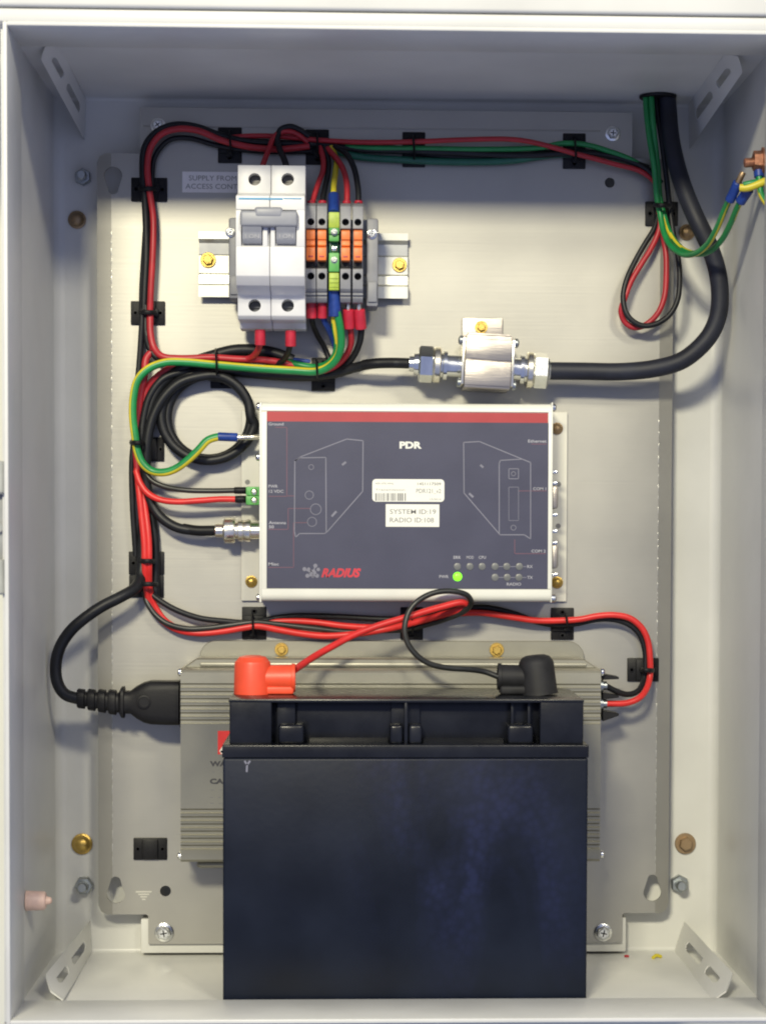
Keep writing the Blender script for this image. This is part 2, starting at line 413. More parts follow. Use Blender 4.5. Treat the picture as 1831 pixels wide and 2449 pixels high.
# folded door frame: a return 45 mm deep all round, with a flat front lip at the top
bm = bmesh.new()
box(bm, XL - 2.2, XL, 120, DF, ZB - 2.1, ZT + 2.1, 0.7)
box(bm, XR, XR + 2.2, 120, DF, ZB - 2.1, ZT + 2.1, 0.7)
box(bm, XL - 0.3, XR + 0.3, 120, DF + .03, ZT, ZT + 2.2, 0.7)
box(bm, XL - 0.3, XR + 0.3, 120, DF + .03, ZB - 2.2, ZB, 0.7)
part('door_frame', bm, MT['paint'], enc)
bm = bmesh.new(); box(bm, XL - 6, XR + 20, 150, DF - 0.2, ZT + 1.9, ZT + 8.2, 0.8); part('top_lip', bm, MT['paint'], enc)
bm = bmesh.new(); box(bm, XL - 60, XR + 60, 60, DF + 1.5, ZT + 8.9, ZT + 60, 1.6, 3); part('rain_hood', bm, MT['paint'], enc)
# hinge lugs on the left edge
bm = bmesh.new()
for y0, y1 in ((1103, 1182), (1338, 1422)): cyl(bm, Wd(-2, y1, 158), Wd(-2, y0, 158), 4.3, 24, 1.0)
bpx(bm, -40, 1180, 9, 1340, 156, 142, 1.0)
cyl(bm, Wd(-4, 1262, 156), Wd(-4, 1262, 158.5), 2.6, 18, .4)
part('hinge', bm, MT['hingegrey'], enc)
# corner brackets with slots
def bracket(q, slots, label=None):
    """q: four corners (front outer, front inner, back inner, back outer)"""
    t = bmesh.new(); N, Mv = 96, 30
    A, B, C, D = q
    n = (B - A).cross(D - A).normalized() * 0.75
    def P(u, v):
        if u < .12: v = v + (1 - v) * .5 * (1 - u / .12)
        return (A.lerp(D, u)).lerp(B.lerp(C, u), v)
    def inside(u, v):
        for (u0, u1, v0, v1) in slots:
            cu, cv = (u0 + u1) / 2, (v0 + v1) / 2
            du, dv = abs(u - cu), abs(v - cv); hu, hv = (u1 - u0) / 2, (v1 - v0) / 2
            e = max(du - (hu - hv * .25), 0) / (hv * .25 + 1e-6)
            if dv < hv and du < hu and (du < hu - hv * .25 or e * e + (dv / hv) ** 2 < 1): return True
        return False
    vs = {}
    def vert(i, j):
        if (i, j) not in vs: vs[i, j] = t.verts.new(P(i / N, j / Mv))
        return vs[i, j]
    for i in range(N):
        for j in range(Mv):
            if not inside((i + .5) / N, (j + .5) / Mv): t.faces.new([vert(i, j), vert(i + 1, j), vert(i + 1, j + 1), vert(i, j + 1)])
    g = bmesh.ops.extrude_face_region(t, geom=list(t.faces))
    for e in g['geom']:
        if isinstance(e, bmesh.types.BMVert): e.co += n
    bm = bmesh.new(); merge(bm, t)
    part('corner_bracket', bm, MT['paint'], enc, label)
SL = [(0.16, 0.40, 0.36, 0.62), (0.50, 0.84, 0.36, 0.62)]
bracket([Wd(92, 2352, 116), Wd(150, 2394, 116), Wd(218, 2282, -14.5), Wd(215, 2203, -14.5)], SL)
bracket([Wd(1768, 2346, 116), Wd(1700, 2394, 116), Wd(1611, 2276, -14.5), Wd(1635, 2203, -14.5)], SL)
bracket([Wd(83, 113, 116), Wd(140, 100, 116), Wd(207, 242, -14.5), Wd(203, 336, -14.5)], SL)
bracket([Wd(1794, 142, 116), Wd(1735, 124, 116), Wd(1645, 242, -14.5), Wd(1648, 355, -14.5)], SL)
# cream rails behind the plate's tabs
bm = bmesh.new(); bpx(bm, 337, 2196, 1496, 2278, -2.6, -14.6, 0.8); part('mounting_rail', bm, MT['paint'], enc)
bm = bmesh.new(); bpx(bm, 336, 262, 1512, 330, -2.6, -14.6, 0.8); part('mounting_rail', bm, MT['paint'], enc)
# bolts and studs in the back wall
bolt(enc, 200, 425, -14.8, 21, 'stud', 'steel', name='stud')
bolt(enc, 203, 2116, -14.8, 23, 'stud', 'steel', name='stud')
bolt(enc, 1622, 2112, -14.8, 23, 'stud', 'steel', name='stud')
bolt(enc, 185, 526, -14.8, 22, 'dome', 'copper')
bolt(enc, 197, 2018, -14.8, 26, 'dome', 'brass')
bolt(enc, 1641, 556, -14.8, 20, 'dome', 'copper')
bolt(enc, 1637, 2017, -14.8, 25, 'hex', 'copper')
# peach plug in the left wall
bm = bmesh.new(); p = V(XL - 2, 100, wz(90, 2154, 100))
lathe(bm, p, Vector((1, 0, 0)), [(0, 5.2), (9, 4.9), (10, 4.1), (10.2, 2.4), (12.5, 1.7), (13.3, 0.5)], 20)
part('cable_plug', bm, MT['peach'], enc)
# cable gland in the ceiling
bm = bmesh.new()
gx, gz = wx(1572, 240, 8), ZT + 2.0
lathe(bm, V(gx, 8, gz), Vector((0, 0, -1)), [(0, 10.4), (1.0, 10.2), (1.4, 9.8)], 24)
part('cable_gland', bm, MT['black'], enc)

# ================================================================== MOUNTING PLATE
X0, X1 = -140.0, 180.6
pl = thing('mounting_plate', 'galvanised steel back plate carrying the equipment, with brushed grain and keyholes', 'mounting plate', V(20, 0, wz(900, 2188, 0)))
zt, zb = wz(300, 367, 0), wz(300, 2187, 0)
ztt, zbt = wz(900, 263, 0), wz(900, 2256, 0)
tx0, tx1, bx0, bx1 = wx(335, 300, 0), wx(1511, 300, 0), wx(355, 2220, 0), wx(1487, 2220, 0)
c = 5
out = [(X0 + c, zb), (bx0 - 1, zb), (bx0, zb - 1), (bx0, zbt), (bx1, zbt), (bx1, zb - 1), (bx1 + 1, zb), (X1 - c, zb), (X1 - c * .3, zb + c * .3), (X1, zb + c),
       (X1, zt - c), (X1 - c * .3, zt - c * .3), (X1 - c, zt), (tx1, zt), (tx1, ztt), (tx0, ztt), (tx0, zt), (X0 + c, zt), (X0 + c * .3, zt - c * .3), (X0, zt - c), (X0, zb + c), (X0 + c * .3, zb + c * .3)]
bm = bmesh.new(); poly(bm, [V(x, 0, z) for x, z in out], 1.5)
plate = part('sheet', bm, MT['plate'], pl)
cb = bmesh.new()
def keyhole(px, py, flip):
    P = Wd(px, py, 0); s = -1 if flip else 1; pts = []
    for k in range(14): a = PI * k / 13; pts.append(P + Vector((5.2 * math.cos(a), 0, -s * 5.2 * math.sin(a) - s * 2)))
    for k in range(8): a = PI + PI * k / 7; pts.append(P + Vector((2.9 * math.cos(a), 0, -s * 2.9 * math.sin(a) + s * 5)))
    poly(cb, [q + Vector((0, -3, 0)) for q in pts], 8)
keyhole(277, 2130, False); keyhole(1559, 2125, False); keyhole(271, 430, True)
for (px, py, r) in ((396, 2131, 13), (1457, 437, 12)):
    P = Wd(px, py, 0); cyl(cb, P + Vector((0, -3, 0)), P + Vector((0, 4, 0)), r / 4.27, 24)
cut(plate, cb)
# bend the side margins slightly back
mb = bmesh.new(); mb.from_mesh(plate.data)
xl, xr = wx(268, 1200, 0), wx(1573, 1200, 0); ox = ORG[plate.name].x
for X in (xl, xr):
    bmesh.ops.bisect_plane(mb, geom=mb.verts[:] + mb.edges[:] + mb.faces[:], plane_co=Vector(((X - ox) * S, 0, 0)), plane_no=Vector((1, 0, 0)))
for v in mb.verts:
    x = v.co.x / S + ox
    if x < xl: v.co.y += (xl - x) * 0.16 * S
    elif x > xr: v.co.y += (x - xr) * 0.16 * S
mb.to_mesh(plate.data); mb.free(); plate.data.set_sharp_from_angle(angle=R(5))
# scored fold lines: broken bright burr
for X in (xl, xr):
    bm = bmesh.new(); z = wz(900, 560 if X < 0 else 1000, 0)
    while z > wz(900, 2080, 0):
        l = random.uniform(1.0, 5); box(bm, X - 0.15 + random.uniform(-.08, .08), X + 0.15, -0.05, 0.10, z - l, z, 0.08); z -= l + random.uniform(0.6, 4.5)
    part('fold_burr', bm, MT['railsteel'], pl)
for (px, py, r) in ((1464, 320, 18), (378, 300, 18)): bolt(pl, px, py, 0.1, r, 'phillips', 'chrome', name='screw')
for (px, py, r) in ((393, 2230, 23), (1441, 2230, 22)): bolt(pl, px, py, 0.1, r, 'phillips', 'chrome', name='screw')
# fold in the top tab and the stamped earth mark
bm = bmesh.new(); box(bm, tx0 + 2, tx1 - 18, 0, 0.5, wz(900, 309, 0), wz(900, 306, 0), .2); part('stamped_rib', bm, MT['plate'], pl)
bm = bmesh.new()
for k, (hw, y) in enumerate(((19, 2133), (13, 2139), (8, 2145), (4, 2151))): bpx(bm, 344 - hw, y - 1.5, 344 + hw, y + 1.5, 0.25, -0.2)
part('earth_mark', bm, MT['flangewhite'], pl)

# dark lettering tape near the breaker
st = thing('label_tape', 'grey lettering tape reading supply from access control, left of the circuit breaker', 'label', Wd(500, 436, 0.1))
bm = bmesh.new(); bpx(bm, 436, 411, 640, 461, 0.3, 0.05, .05, 1); part('tape', bm, MT['greysticker'], st)
text('SUPPLY FROM', 452, 420, 566, 432, 0.36, MT['ink'], st)
text('ACCESS CONTROL', 444, 440, 604, 452, 0.36, MT['ink'], st)

# ================================================================== DIN RAIL
xs0, xs1 = wx(475, 630, 7.5), wx(975, 630, 7.5)
dr = thing('din_rail', 'short slotted zinc rail holding the breaker and the terminal blocks', 'din rail', V((xs0 + xs1) / 2, 0, wz(700, 710, 7)))
def zr(y): return wz(725, y, 7.5)
pr = [(zr(556), 7.6), (zr(556), 6.6), (zr(574), 6.6), (zr(578), 2.0), (zr(608), 1.6), (zr(612), 2.8), (zr(652), 2.8), (zr(656), 1.6), (zr(680), 2.0), (zr(686), 6.6), (zr(712), 6.6), (zr(712), 7.6),
      (zr(684), 7.6), (zr(677), 3.2), (zr(657), 2.8), (zr(653), 4.0), (zr(611), 4.0), (zr(607), 2.8), (zr(581), 3.2), (zr(573), 7.6)]
bm = bmesh.new(); extr(bm, pr, xs0, xs1); part('rail', bm, MT['railsteel'], dr)
bolt(dr, 498, 622, 4.1, 18, 'hex', 'brass'); bolt(dr, 955, 634, 4.1, 17, 'hex', 'brass')

# end stops
def end_stop(x0, y0, x1, y1, d, label, screw=None):
    t = thing('end_stop', label, 'end bracket', Wd((x0 + x1) / 2, y1, d / 2), 'end brackets clamping the row on the rail')
    bm = bmesh.new(); bpx(bm, x0, y0, x1, y1, d, 9, 1.2)
    bpx(bm, x0 + 3, y0 + (y1 - y0) * .72, x1 - 3, y0 + (y1 - y0) * .95, d + 1.5, d - 1, .6)
    part('body', bm, MT['grey'], t)
    if screw: bolt(t, screw[0], screw[1], d + 0.2, 12, 'phillips', 'chrome', name='screw')
end_stop(876, 522, 904, 733, 34, 'grey plastic end bracket with bright screw, right of the last terminal block', (889, 560))
end_stop(547, 520, 575, 714, 30, 'dark grey end bracket mostly hidden left of the circuit breaker', (551, 556))

# ================================================================== CIRCUIT BREAKER
xb0, xbm, xb1 = wx(564, 600, 66), wx(645, 600, 66), wx(728.5, 600, 66)
mc = thing('circuit_breaker', 'white two-pole circuit breaker with grey toggles switched on', 'circuit breaker', V((xb0 + xb1) / 2, 9, wz(645, 763, 46)))
def zy(y, d): return wz(645, y, d)
prof = [(zy(395, 46), 9), (zy(395, 46), 46), (zy(462, 48), 47), (zy(468, 66), 66), (zy(502, 66), 66.2), (zy(504, 64), 63), (zy(586, 64), 63), (zy(590, 66), 66.2), (zy(660, 66), 66), (zy(684, 60), 61),
        (zy(705, 50), 50), (zy(715, 47), 47.5), (zy(755, 47), 46.5), (zy(764, 46), 44), (zy(764, 46), 26), (zy(764, 46) - 3, 24), (zy(764, 46) - 3, 9)]
bm = bmesh.new()
extr(bm, prof, xb0, xbm - 0.12, 0.45); extr(bm, prof, xbm + 0.12, xb1, 0.45)
body = part('body', bm, MT['mcb'], mc)
cb = bmesh.new(); SC = [(609, 429), (688, 429), (609, 731), (688, 731)]
for px, py in SC: P = Wd(px, py, 46); cyl(cb, P + Vector((0, -4, 0)), P + Vector((0, 9, 0)), 3.35, 24)
cut(body, cb)
for px, py in SC:
    P = Wd(px, py, 46); bm = bmesh.new(); cyl(bm, P + Vector((0, 9.2, 0)), P + Vector((0, 7.0 if py < 500 else 8.2, 0)), 3.3, 20, .4)
    a = random.uniform(0, 3); u = Vector((math.cos(a), 0, math.sin(a)))
    box(bm, P.x - 2.6, P.x + 2.6, -P.y - 7.0, -P.y - 6.7, P.z - .5, P.z + .5)
    o = part('terminal_screw', bm, MT['dgrey'] if py > 500 else MT['dullscrew'], mc)
bm = bmesh.new()
bpx(bm, 574, 503, 712, 541, 71, 62.5, 1.4, 3); bpx(bm, 608, 494, 676, 520, 71.3, 64, 1.6, 3)
tg = part('toggle_bar', bm, MT['toggle'], mc)
for (a, b, s) in ((579, 626, 'I ON'), (660, 707, 'I ON')):
    bm = bmesh.new(); x0, x1 = wx(a, 560, 68), wx(b, 560, 68)
    pr = [(zy(538, 68), 62.6), (zy(538, 68), 70.5), (zy(556, 68), 68.0), (zy(572, 68), 67.6), (zy(583, 66), 66.0), (zy(583, 66), 62.6)]
    extr(bm, pr, x0, x1, .5); o = part('toggle', bm, MT['toggle'], mc)
    text(s, a + 8, 560, b - 6, 570, 68.25, MT['lightprint'], mc)
bm = bmesh.new()
for a, b in ((563.8, 577), (628, 640), (647, 658), (708.5, 728.8)): bpx(bm, a, 502, b, 590, 66.1, 62.2, .4)
part('toggle_guard', bm, MT['mcb'], mc)
bm = bmesh.new(); bpx(bm, 571, 473, 676, 477.5, 66.35, 66.0); bpx(bm, 678, 473.5, 721, 476, 66.35, 66.0); part('blue_stripe', bm, MT['blueline'], mc)

# ================================================================== TERMINAL BLOCKS
TB = 'terminal blocks beside the circuit breaker'
xa0, xa1 = wx(730.5, 600, 44), wx(755.5, 600, 44)
def make_block(label):
    t = thing('terminal_block', label, 'terminal block', V((xa0 + xa1) / 2, 9, wz(743, 722, 40)), TB)
    bm = bmesh.new()
    def zz(y, d): return wz(743, y, d)
    pr = [(zz(484, 38), 9), (zz(484, 38), 36), (zz(494, 40), 42), (zz(546, 44), 44), (zz(549, 44), 40), (zz(626, 40), 40), (zz(640, 38), 38), (zz(643, 44), 44), (zz(690, 44), 43.5), (zz(697, 42), 42), (zz(700, 40), 40.6), (zz(705, 41), 41.6),
          (zz(708, 40), 39.5), (zz(712, 40), 40.5), (zz(723, 38), 38), (zz(723, 38), 9)]
    extr(bm, pr, xa0, xa1, .3)
    b = part('body', bm, MT['grey'], t)
    cb = bmesh.new()
    for y in (530, 660): P = Wd(743, y, 44); cyl(cb, P + Vector((0, -3, 0)), P + Vector((0, 8, 0)), 1.95, 18)
    cut(b, cb)
    for y in (530, 660):
        bm = bmesh.new(); P = Wd(743, y, 36.6); cyl(bm, P, P + Vector((0, -1.2, 0)), 1.9, 16); part('screw', bm, MT['hole'], t)
    bm = bmesh.new(); box(bm, xa0 + .5, xa1 - .5, 37, 40.4, zz(640, 40), zz(626, 40), .2)
    part('slot', bm, MT['hole'], t)
    bm = bmesh.new()
    pr = [(zz(549.5, 46), 40.1), (zz(549.5, 46), 46), (zz(553, 46), 47.2), (zz(572, 47), 47.2), (zz(574, 47), 46.0), (zz(585, 47), 46.2), (zz(587, 47), 47.2), (zz(589, 47), 45.6), (zz(592, 47), 47.0), (zz(622, 47), 47.0), (zz(623, 46), 40.1)]
    extr(bm, pr, xa0 + .55, xa1 - .45, .25)
    lv = part('lever', bm, MT['orange'], t)
    bm = bmesh.new(); box(bm, (xa0 + xa1) / 2 - 1.3, (xa0 + xa1) / 2 + 1.3, 46.8, 47.15, zz(615, 47), zz(611, 47), .1); part('lever_slot', bm, MT['redband'], lv)
    return t
blk = make_block('grey terminal block with orange lever, touching the circuit breaker')
def dup(root, dx, label):
    r = root.copy(); COL.objects.link(r); r.location = root.location + Vector((dx * S, 0, 0)); r['label'] = label
    ORG[r.name] = ORG[root.name] + Vector((dx, 0, 0))
    for ch in list(root.children):
        cc = ch.copy(); COL.objects.link(cc); cc.parent = r
        for g in list(ch.children):
            gg = g.copy(); COL.objects.link(gg); gg.parent = cc
    return r
pit = (wx(868.5, 600, 44) - wx(743.5, 600, 44))
for px, lab in ((769.5, 'second grey terminal block with orange lever, just left of the yellow-green one'),
                (826, 'grey terminal block with orange lever, just right of the yellow-green one'),
                (855.5, 'grey terminal block with orange lever beside the right end bracket')):
    dup(blk, wx(px, 600, 44) - (xa0 + xa1) / 2, lab)
ge = thing('terminal_block', 'yellow-green earth terminal block in the middle of the row', 'terminal block', Wd(798.5, 694, 9), TB)
bm = bmesh.new(); bpx(bm, 786, 508, 811, 560, 46, 9, .6); bpx(bm, 786.5, 560, 810.5, 577, 44.5, 9, .5); bpx(bm, 786, 604, 811, 650, 45, 9, .6); bpx(bm, 787.5, 540, 809.5, 640, 30, 9.5, .3); b1 = part('body', bm, MT['tgreen'], ge)
bm = bmesh.new(); bpx(bm, 785.8, 507, 811.2, 545, 46.3, 45, .4); part('end_cap', bm, MT['lime'], ge)
bm = bmesh.new(); bpx(bm, 786.5, 652, 810.5, 694, 44, 9, .5)
for y in (664, 674, 684): bpx(bm, 788, y, 809, y + 2.5, 44.5, 43, .2)
part('end_cap', bm, MT['lime'], ge)
bm = bmesh.new(); bpx(bm, 787, 577, 810, 604, 40, 9, .3); part('bridge', bm, MT['dgreen'], ge)
for y in (555, 622): bolt(ge, 799, y, 45.0 if y > 600 else 46.0, 8, 'phillips', 'steel', name='screw')
bm = bmesh.new(); bpx(bm, 792, 588, 806, 601, 41.5, 39, .6); part('contact', bm, MT['chrome'], ge)

# ================================================================== SURGE ARRESTER
sa = thing('surge_arrester', 'aluminium in-line coaxial surge arrester with plated hexagonal connectors and screw bracket', 'surge arrester', Wd(1150, 878, 0))
bm = bmesh.new(); bpx(bm, 1105, 760, 1201, 830, 2.6, 0.6, .4); part('bracket', bm, MT['alu'], sa)
bolt(sa, 1150, 783, 2.7, 15, 'hex', 'brass')
A0, A1 = Wd(978, 869, 20), Wd(1318, 888, 20); ax = (A1 - A0).normalized(); up = Vector((-ax.z, 0, ax.x)); fr = Vector((0, -1, 0))
def at_x(px): return A0 + ax * ((wx(px, 878, 20) - A0.x) / ax.x)
def obox(bm, c, hx, hd, hz, r):
    t = bmesh.new(); bmesh.ops.create_cube(t, size=2); bevel(t, t.edges, 0)
    for v in t.verts: v.co = Vector((v.co.x * hx, v.co.y * hd, v.co.z * hz))
    bevel(t, t.edges, r, 2)
    for v in t.verts: x, y, z = v.co; v.co = c + ax * x + Vector((0, 1, 0)) * y + up * z
    merge(bm, t)
c0 = (at_x(1108) + at_x(1217)) / 2 ; c0 = c0 + up * 2.0
bm = bmesh.new(); hx = (at_x(1217) - at_x(1108)).length / 2
obox(bm, c0 + up * 0.0, hx, 15.5, 14.4, 0.7)
obox(bm, c0 + fr * 15.6 + up * 6.6, hx - .05, 0.7, 5.6, .3); obox(bm, c0 + fr * 15.6 - up * 6.4, hx - .05, 0.7, 6.6, .3)
obox(bm, c0 + fr * 10 + up * 14.6, hx - 1, 4, 0.8, .3)
part('housing', bm, MT['alu'], sa)
for s in (-1, 1):
    bm = bmesh.new(); obox(bm, c0 + ax * s * (hx + 0.9), 0.8, 14.5, 12.6, .4); part('end_plate', bm, MT['nickel'], sa)
for sx in (-1, 1):
    for sz in (-1, 1):
        bm = bmesh.new(); lathe(bm, c0 + ax * sx * (hx + 1.6) + up * sz * 11.5 + fr * 8, ax * sx, [(0, 2.6), (1.6, 2.6), (2.4, 1.4)], 14); part('screw', bm, MT['steel'], sa)
for (xx, yy, lab) in (((1106, 1068, 1053, 1036, 1000, 978), 1, None), ((1219, 1243, 1258, 1274, 1310, 1319), 1, None)):
    s = 1 if xx[1] > xx[0] else -1
    P = [at_x(x) for x in xx]; L = lambda i: (P[i] - P[0]).length
    bm = bmesh.new(); lathe(bm, P[0], ax * s, [(0, 6.2), (L(1), 6.2), (L(1), 8.2), (L(1) + 2.0, 8.2), (L(1) + 2.4, 7.0), (L(2), 7.0)], 24)
    cn = part('connector', bm, MT['chrome'], sa)
    bm = bmesh.new(); lathe(bm, P[2], ax * s, [(0, 9.4), (.5, 9.9), ((P[3] - P[2]).length - .6, 9.9), ((P[3] - P[2]).length, 9.3)], 24); part('washer', bm, MT['nickel'], cn)
    bm = bmesh.new(); l = (P[4] - P[3]).length; lathe(bm, P[3], ax * s, [(0, 9.2), (.7, 10.0), (l - 1, 10.0), (l, 8.8)], 6, rot=PI / 6 + .35); part('nut', bm, MT['chrome'], cn)
    bm = bmesh.new(); l = (P[5] - P[4]).length; lathe(bm, P[4], ax * s, [(0, 6.2), (l * .5, 5.8), (l * .55, 4.4), (l, 4.2)], 24); part('ring', bm, MT['chrome'], cn)

# ================================================================== RADIO UNIT
rd = thing('radio_unit', 'white radio box with navy printed front, red band and one lit green lamp', 'radio', Wd(965, 1438, 0))
DR = 30.0
bm = bmesh.new(); bpx(bm, 577, 983, 1355, 1438, 2.6, 0.4, .5); part('mounting_flange', bm, MT['flangewhite'], rd)
for px, py, m_ in ((1331, 1025, 'copper'), (1331, 1393, 'brass'), (601, 1391, 'brass')): bolt(rd, px, py, 2.7, 15, 'dome', m_)
bm = bmesh.new(); P = Wd(592, 1153, 2.7); cyl(bm, P, P + Vector((0, -.06, 0)), 1.4, 16); part('screw_hole', bm, MT['ink'], rd)
def zR(y): return wz(970, y, DR)
bm = bmesh.new()
hT, hB = zR(964), zR(1439)
pr = []
for k in range(7): a = PI / 2 * k / 6; pr.append((hT - 4 + 4 * math.cos(a), DR - 3.2 + 4 * math.sin(a) - .8))
pr.append((zR(984), DR)); pr.append((zR(985.5), DR - 0.8)); pr.append((zR(1408), DR - 0.8)); pr.append((zR(1409.5), DR))
for k in range(7): a = PI / 2 * (1 - k / 6); pr.append((hB + 4 - 4 * math.cos(a), DR - 3.2 + 4 * math.sin(a) - .8))
pr += [(hB, 2.7), (hT, 2.7)]
xr0, xr1 = wx(626, 1200, DR), wx(1317, 1200, DR)
extr(bm, pr, xr0, xr1); part('case', bm, MT['case'], rd)
for a, b, c_, e in ((620, 626, 625.5, 638), (1317, 1320, 1310, 1317.4)):
    bm = bmesh.new(); bpx(bm, a, 962, b, 1441, DR + .2, 3, 1.2); bpx(bm, c_, 985, e, 1409, DR + .15, DR - 2, .3)
    part('end_plate', bm, MT['case'], rd)
for px, py in ((621, 972), (621, 1429), (1321, 975), (1321, 1431), (620, 1093)):
    s = -1 if px < 900 else 1; P = Wd(px, py, DR - 5); bm = bmesh.new()
    lathe(bm, P, Vector((s, 0, 0)), [(-1, 2.2), (1.2, 2.2), (1.9, 1.2)], 14); part('screw', bm, MT['chrome'], rd)
bm = bmesh.new(); bpx(bm, 638.5, 1009.5, 1309.5, 1407.8, DR - .35, DR - 1.2); lb = part('front_label', bm, MT['navy'], rd)
bm = bmesh.new(); bpx(bm, 638.5, 986, 1309.5, 1009.5, DR - .33, DR - 1.2); part('red_band', bm, MT['redband'], lb)
dl = DR - .28; dt = DR - .26
text('PDR', 955, 1056, 1008, 1073, dt, MT['case'], lb, bold=0.05)
for s, a, y, b, h, m_ in (('Ground', 642, 1014, 678, 7, 0), ('PWR', 642, 1163, 664, 7, 0), ('12 VDC', 643, 1175, 678, 7, 0), ('Antenna', 643, 1250, 684, 7, 0), ('50', 643, 1260, 655, 7, 0), ('Misc', 642, 1349, 667, 7, 0),
                      ('Ethernet', 1262, 1055, 1306, 7, 0), ('COM 1', 1274, 1169, 1305, 7, 0), ('COM 2', 1270, 1318, 1304, 7, 0),
                      ('PWR', 1050, 1379, 1072, 7, 0), ('ERR', 1084, 1333, 1101, 7, 0), ('MOD', 1115, 1333, 1132, 7, 0), ('CPU', 1144, 1333, 1161, 7, 0), ('RX', 1260, 1355, 1273, 7, 0), ('TX', 1260, 1381, 1273, 7, 0), ('RADIO', 1211, 1397, 1245, 7, 0)):
    text(s, a, y - h / 2, b, y + h / 2, dt, MT['lightprint'], lb, bold=0.01)
text('RADIUS', 768, 1359, 863, 1381, dt, MT['redprint'], lb, 'logo_lettering', shear=0.32, bold=0.05)
bm = bmesh.new()
for px, py, r in ((728, 1361, 5), (738, 1361, 4), (754, 1353, 5), (761, 1362, 4.5), (748, 1371, 9), (735, 1377, 5), (758, 1377, 5), (748, 1378, 4), (742, 1367, 4)):
    P = Wd(px, py, dl); cyl(bm, P, P + Vector((0, -.06, 0)), r / 4.4, 12)
lines(bm, [((728, 1361), (748, 1371)), ((754, 1353), (748, 1371)), ((735, 1377), (758, 1377))], 3, dl + .08)
part('star_logo', bm, MT['dimprint'], lb)
bm = bmesh.new(); G = lambda pts: [(pts[i], pts[i + 1]) for i in range(len(pts) - 1)]
lines(bm, G([(705, 1102), (720, 1092), (829, 1050), (868, 1054), (867, 1175), (783, 1271), (776, 1276), (716, 1276), (707, 1285), (704, 1270), (705, 1102), (718, 1095), (779, 1094), (780, 1272)]), 2.2, dl)
bl = bm; bm = bmesh.new()
lines(bm, G([(1108, 1058), (1146, 1056), (1248, 1098), (1268, 1106), (1268, 1289), (1253, 1279), (1195, 1279), (1109, 1179), (1108, 1058)]), 2.2, dl)
lines(bm, G([(1248, 1098), (1196, 1101), (1193, 1108), (1193, 1276)]), 2.2, dl + .07)
lines(bm, G([(1216, 1121), (1239, 1121), (1239, 1145), (1216, 1145), (1216, 1121)]), 1.6, dl)
def marks(bm, segs, rings):
    lines(bm, segs, 5, dl)
    for px, py, r in rings:
        pts = [(px + r * math.cos(2 * PI * k / 14), py + r * math.sin(2 * PI * k / 14)) for k in range(15)]
        lines(bm, G(pts), 1.6, dl)
marks(bl, [((818, 1112), (827, 1105)), ((793, 1235), (804, 1223))], ((744, 1117, 6), (739.5, 1184, 10), (755, 1218, 13), (746, 1248, 11)))
marks(bm, [((1148, 1112), (1155, 1118)), ((1121, 1180), (1131, 1189))], ((1227, 1133, 5), (1227, 1262, 6)))
lines(bm, G([(1216, 1165), (1239, 1165), (1239, 1245), (1216, 1245), (1216, 1165)]), 1.0, dl)
part('line_drawing', bl, MT['dimprint'], lb)
part('line_drawing', bm, MT['dimprint'], lb)
for pts in ([(658, 1022), (686, 1022), (686, 1186), (704, 1186)], [(642, 1187), (686, 1187)], [(642, 1266), (689, 1266), (689, 1216), (742, 1216)], [(642, 1357), (702, 1357), (702, 1250), (734, 1250)],
            [(1270, 1062), (1306, 1062)], [(1240, 1174), (1306, 1174)], [(1230, 1324), (1304, 1324)], [(1230, 1324), (1230, 1290)]):
    bm = bmesh.new(); lines(bm, G(pts), 2.0, dl - .02); part('leader_line', bm, MT['dredprint'], lb)
bm = bmesh.new(); lines(bm, [((1190, 1355), (1258, 1355)), ((1190, 1381), (1258, 1381))], 1.6, dl - .01); part('lamp_links', bm, MT['dimprint'], lb)
for px, py in ((1093, 1355), (1123, 1355), (1152, 1355), (1183, 1355), (1211, 1355), (1241, 1355), (1183, 1381), (1212, 1381), (1240, 1381)):
    P = Wd(px, py, dl); bm = bmesh.new(); lathe(bm, P, Vector((0, -1, 0)), [(0, 2.0), (.25, 1.9), (.45, 1.2)], 18); part('indicator_lamp', bm, MT['unlit'], rd)
P = Wd(1093.5, 1379, dl); bm = bmesh.new(); lathe(bm, P, Vector((0, -1, 0)), [(0, 2.5), (.4, 2.3), (.9, 1.6), (1.1, .6)], 20); part('indicator_lamp', bm, MT['led'], rd, 'lit green power lamp')
# stickers
bm = bmesh.new(); bpx(bm, 890, 1146, 1062, 1200, DR - .12, DR - .33, 0)
t = bmesh.new(); x0, x1, z0, z1 = wx(890, 1173, DR), wx(1062, 1173, DR), wz(976, 1200, DR), wz(976, 1146, DR); rr = 2; pts = []
bm.free(); bm = bmesh.new()
for cx_, cz_, a0 in ((x1 - rr, z1 - rr, 0), (x0 + rr, z1 - rr, 90), (x0 + rr, z0 + rr, 180), (x1 - rr, z0 + rr, 270)):
    for k in range(6): a = R(a0 + 18 * k); pts.append(V(cx_ + rr * math.cos(a), DR - .12, cz_ + rr * math.sin(a)))
poly(bm, pts, .14); s1 = part('serial_sticker', bm, MT['sticker'], rd)
ds = DR - .08
text('405-470 MHz', 897, 1154, 941, 1158.5, ds, MT['ink'], s1); text('14S1117509', 998, 1154, 1054, 1160.5, ds, MT['darkink'], s1)
text('Transmission', 897, 1169, 968, 1173.5, ds, MT['ink'], s1); text('PDR121_v2', 995, 1169, 1054, 1181, ds, MT['ink'], s1); text('12/2014', 1027, 1192, 1054, 1196, ds, MT['ink'], s1)
bm = bmesh.new(); x = 897.0
while x < 969:
    wv = random.choice((1.2, 1.2, 2.4, 3.6)); bpx(bm, x, 1179.5, min(x + wv, 970), 1198, ds, ds - .05); x += wv + random.choice((1.4, 2.0, 3.2))
part('barcode', bm, MT['ink'], s1)
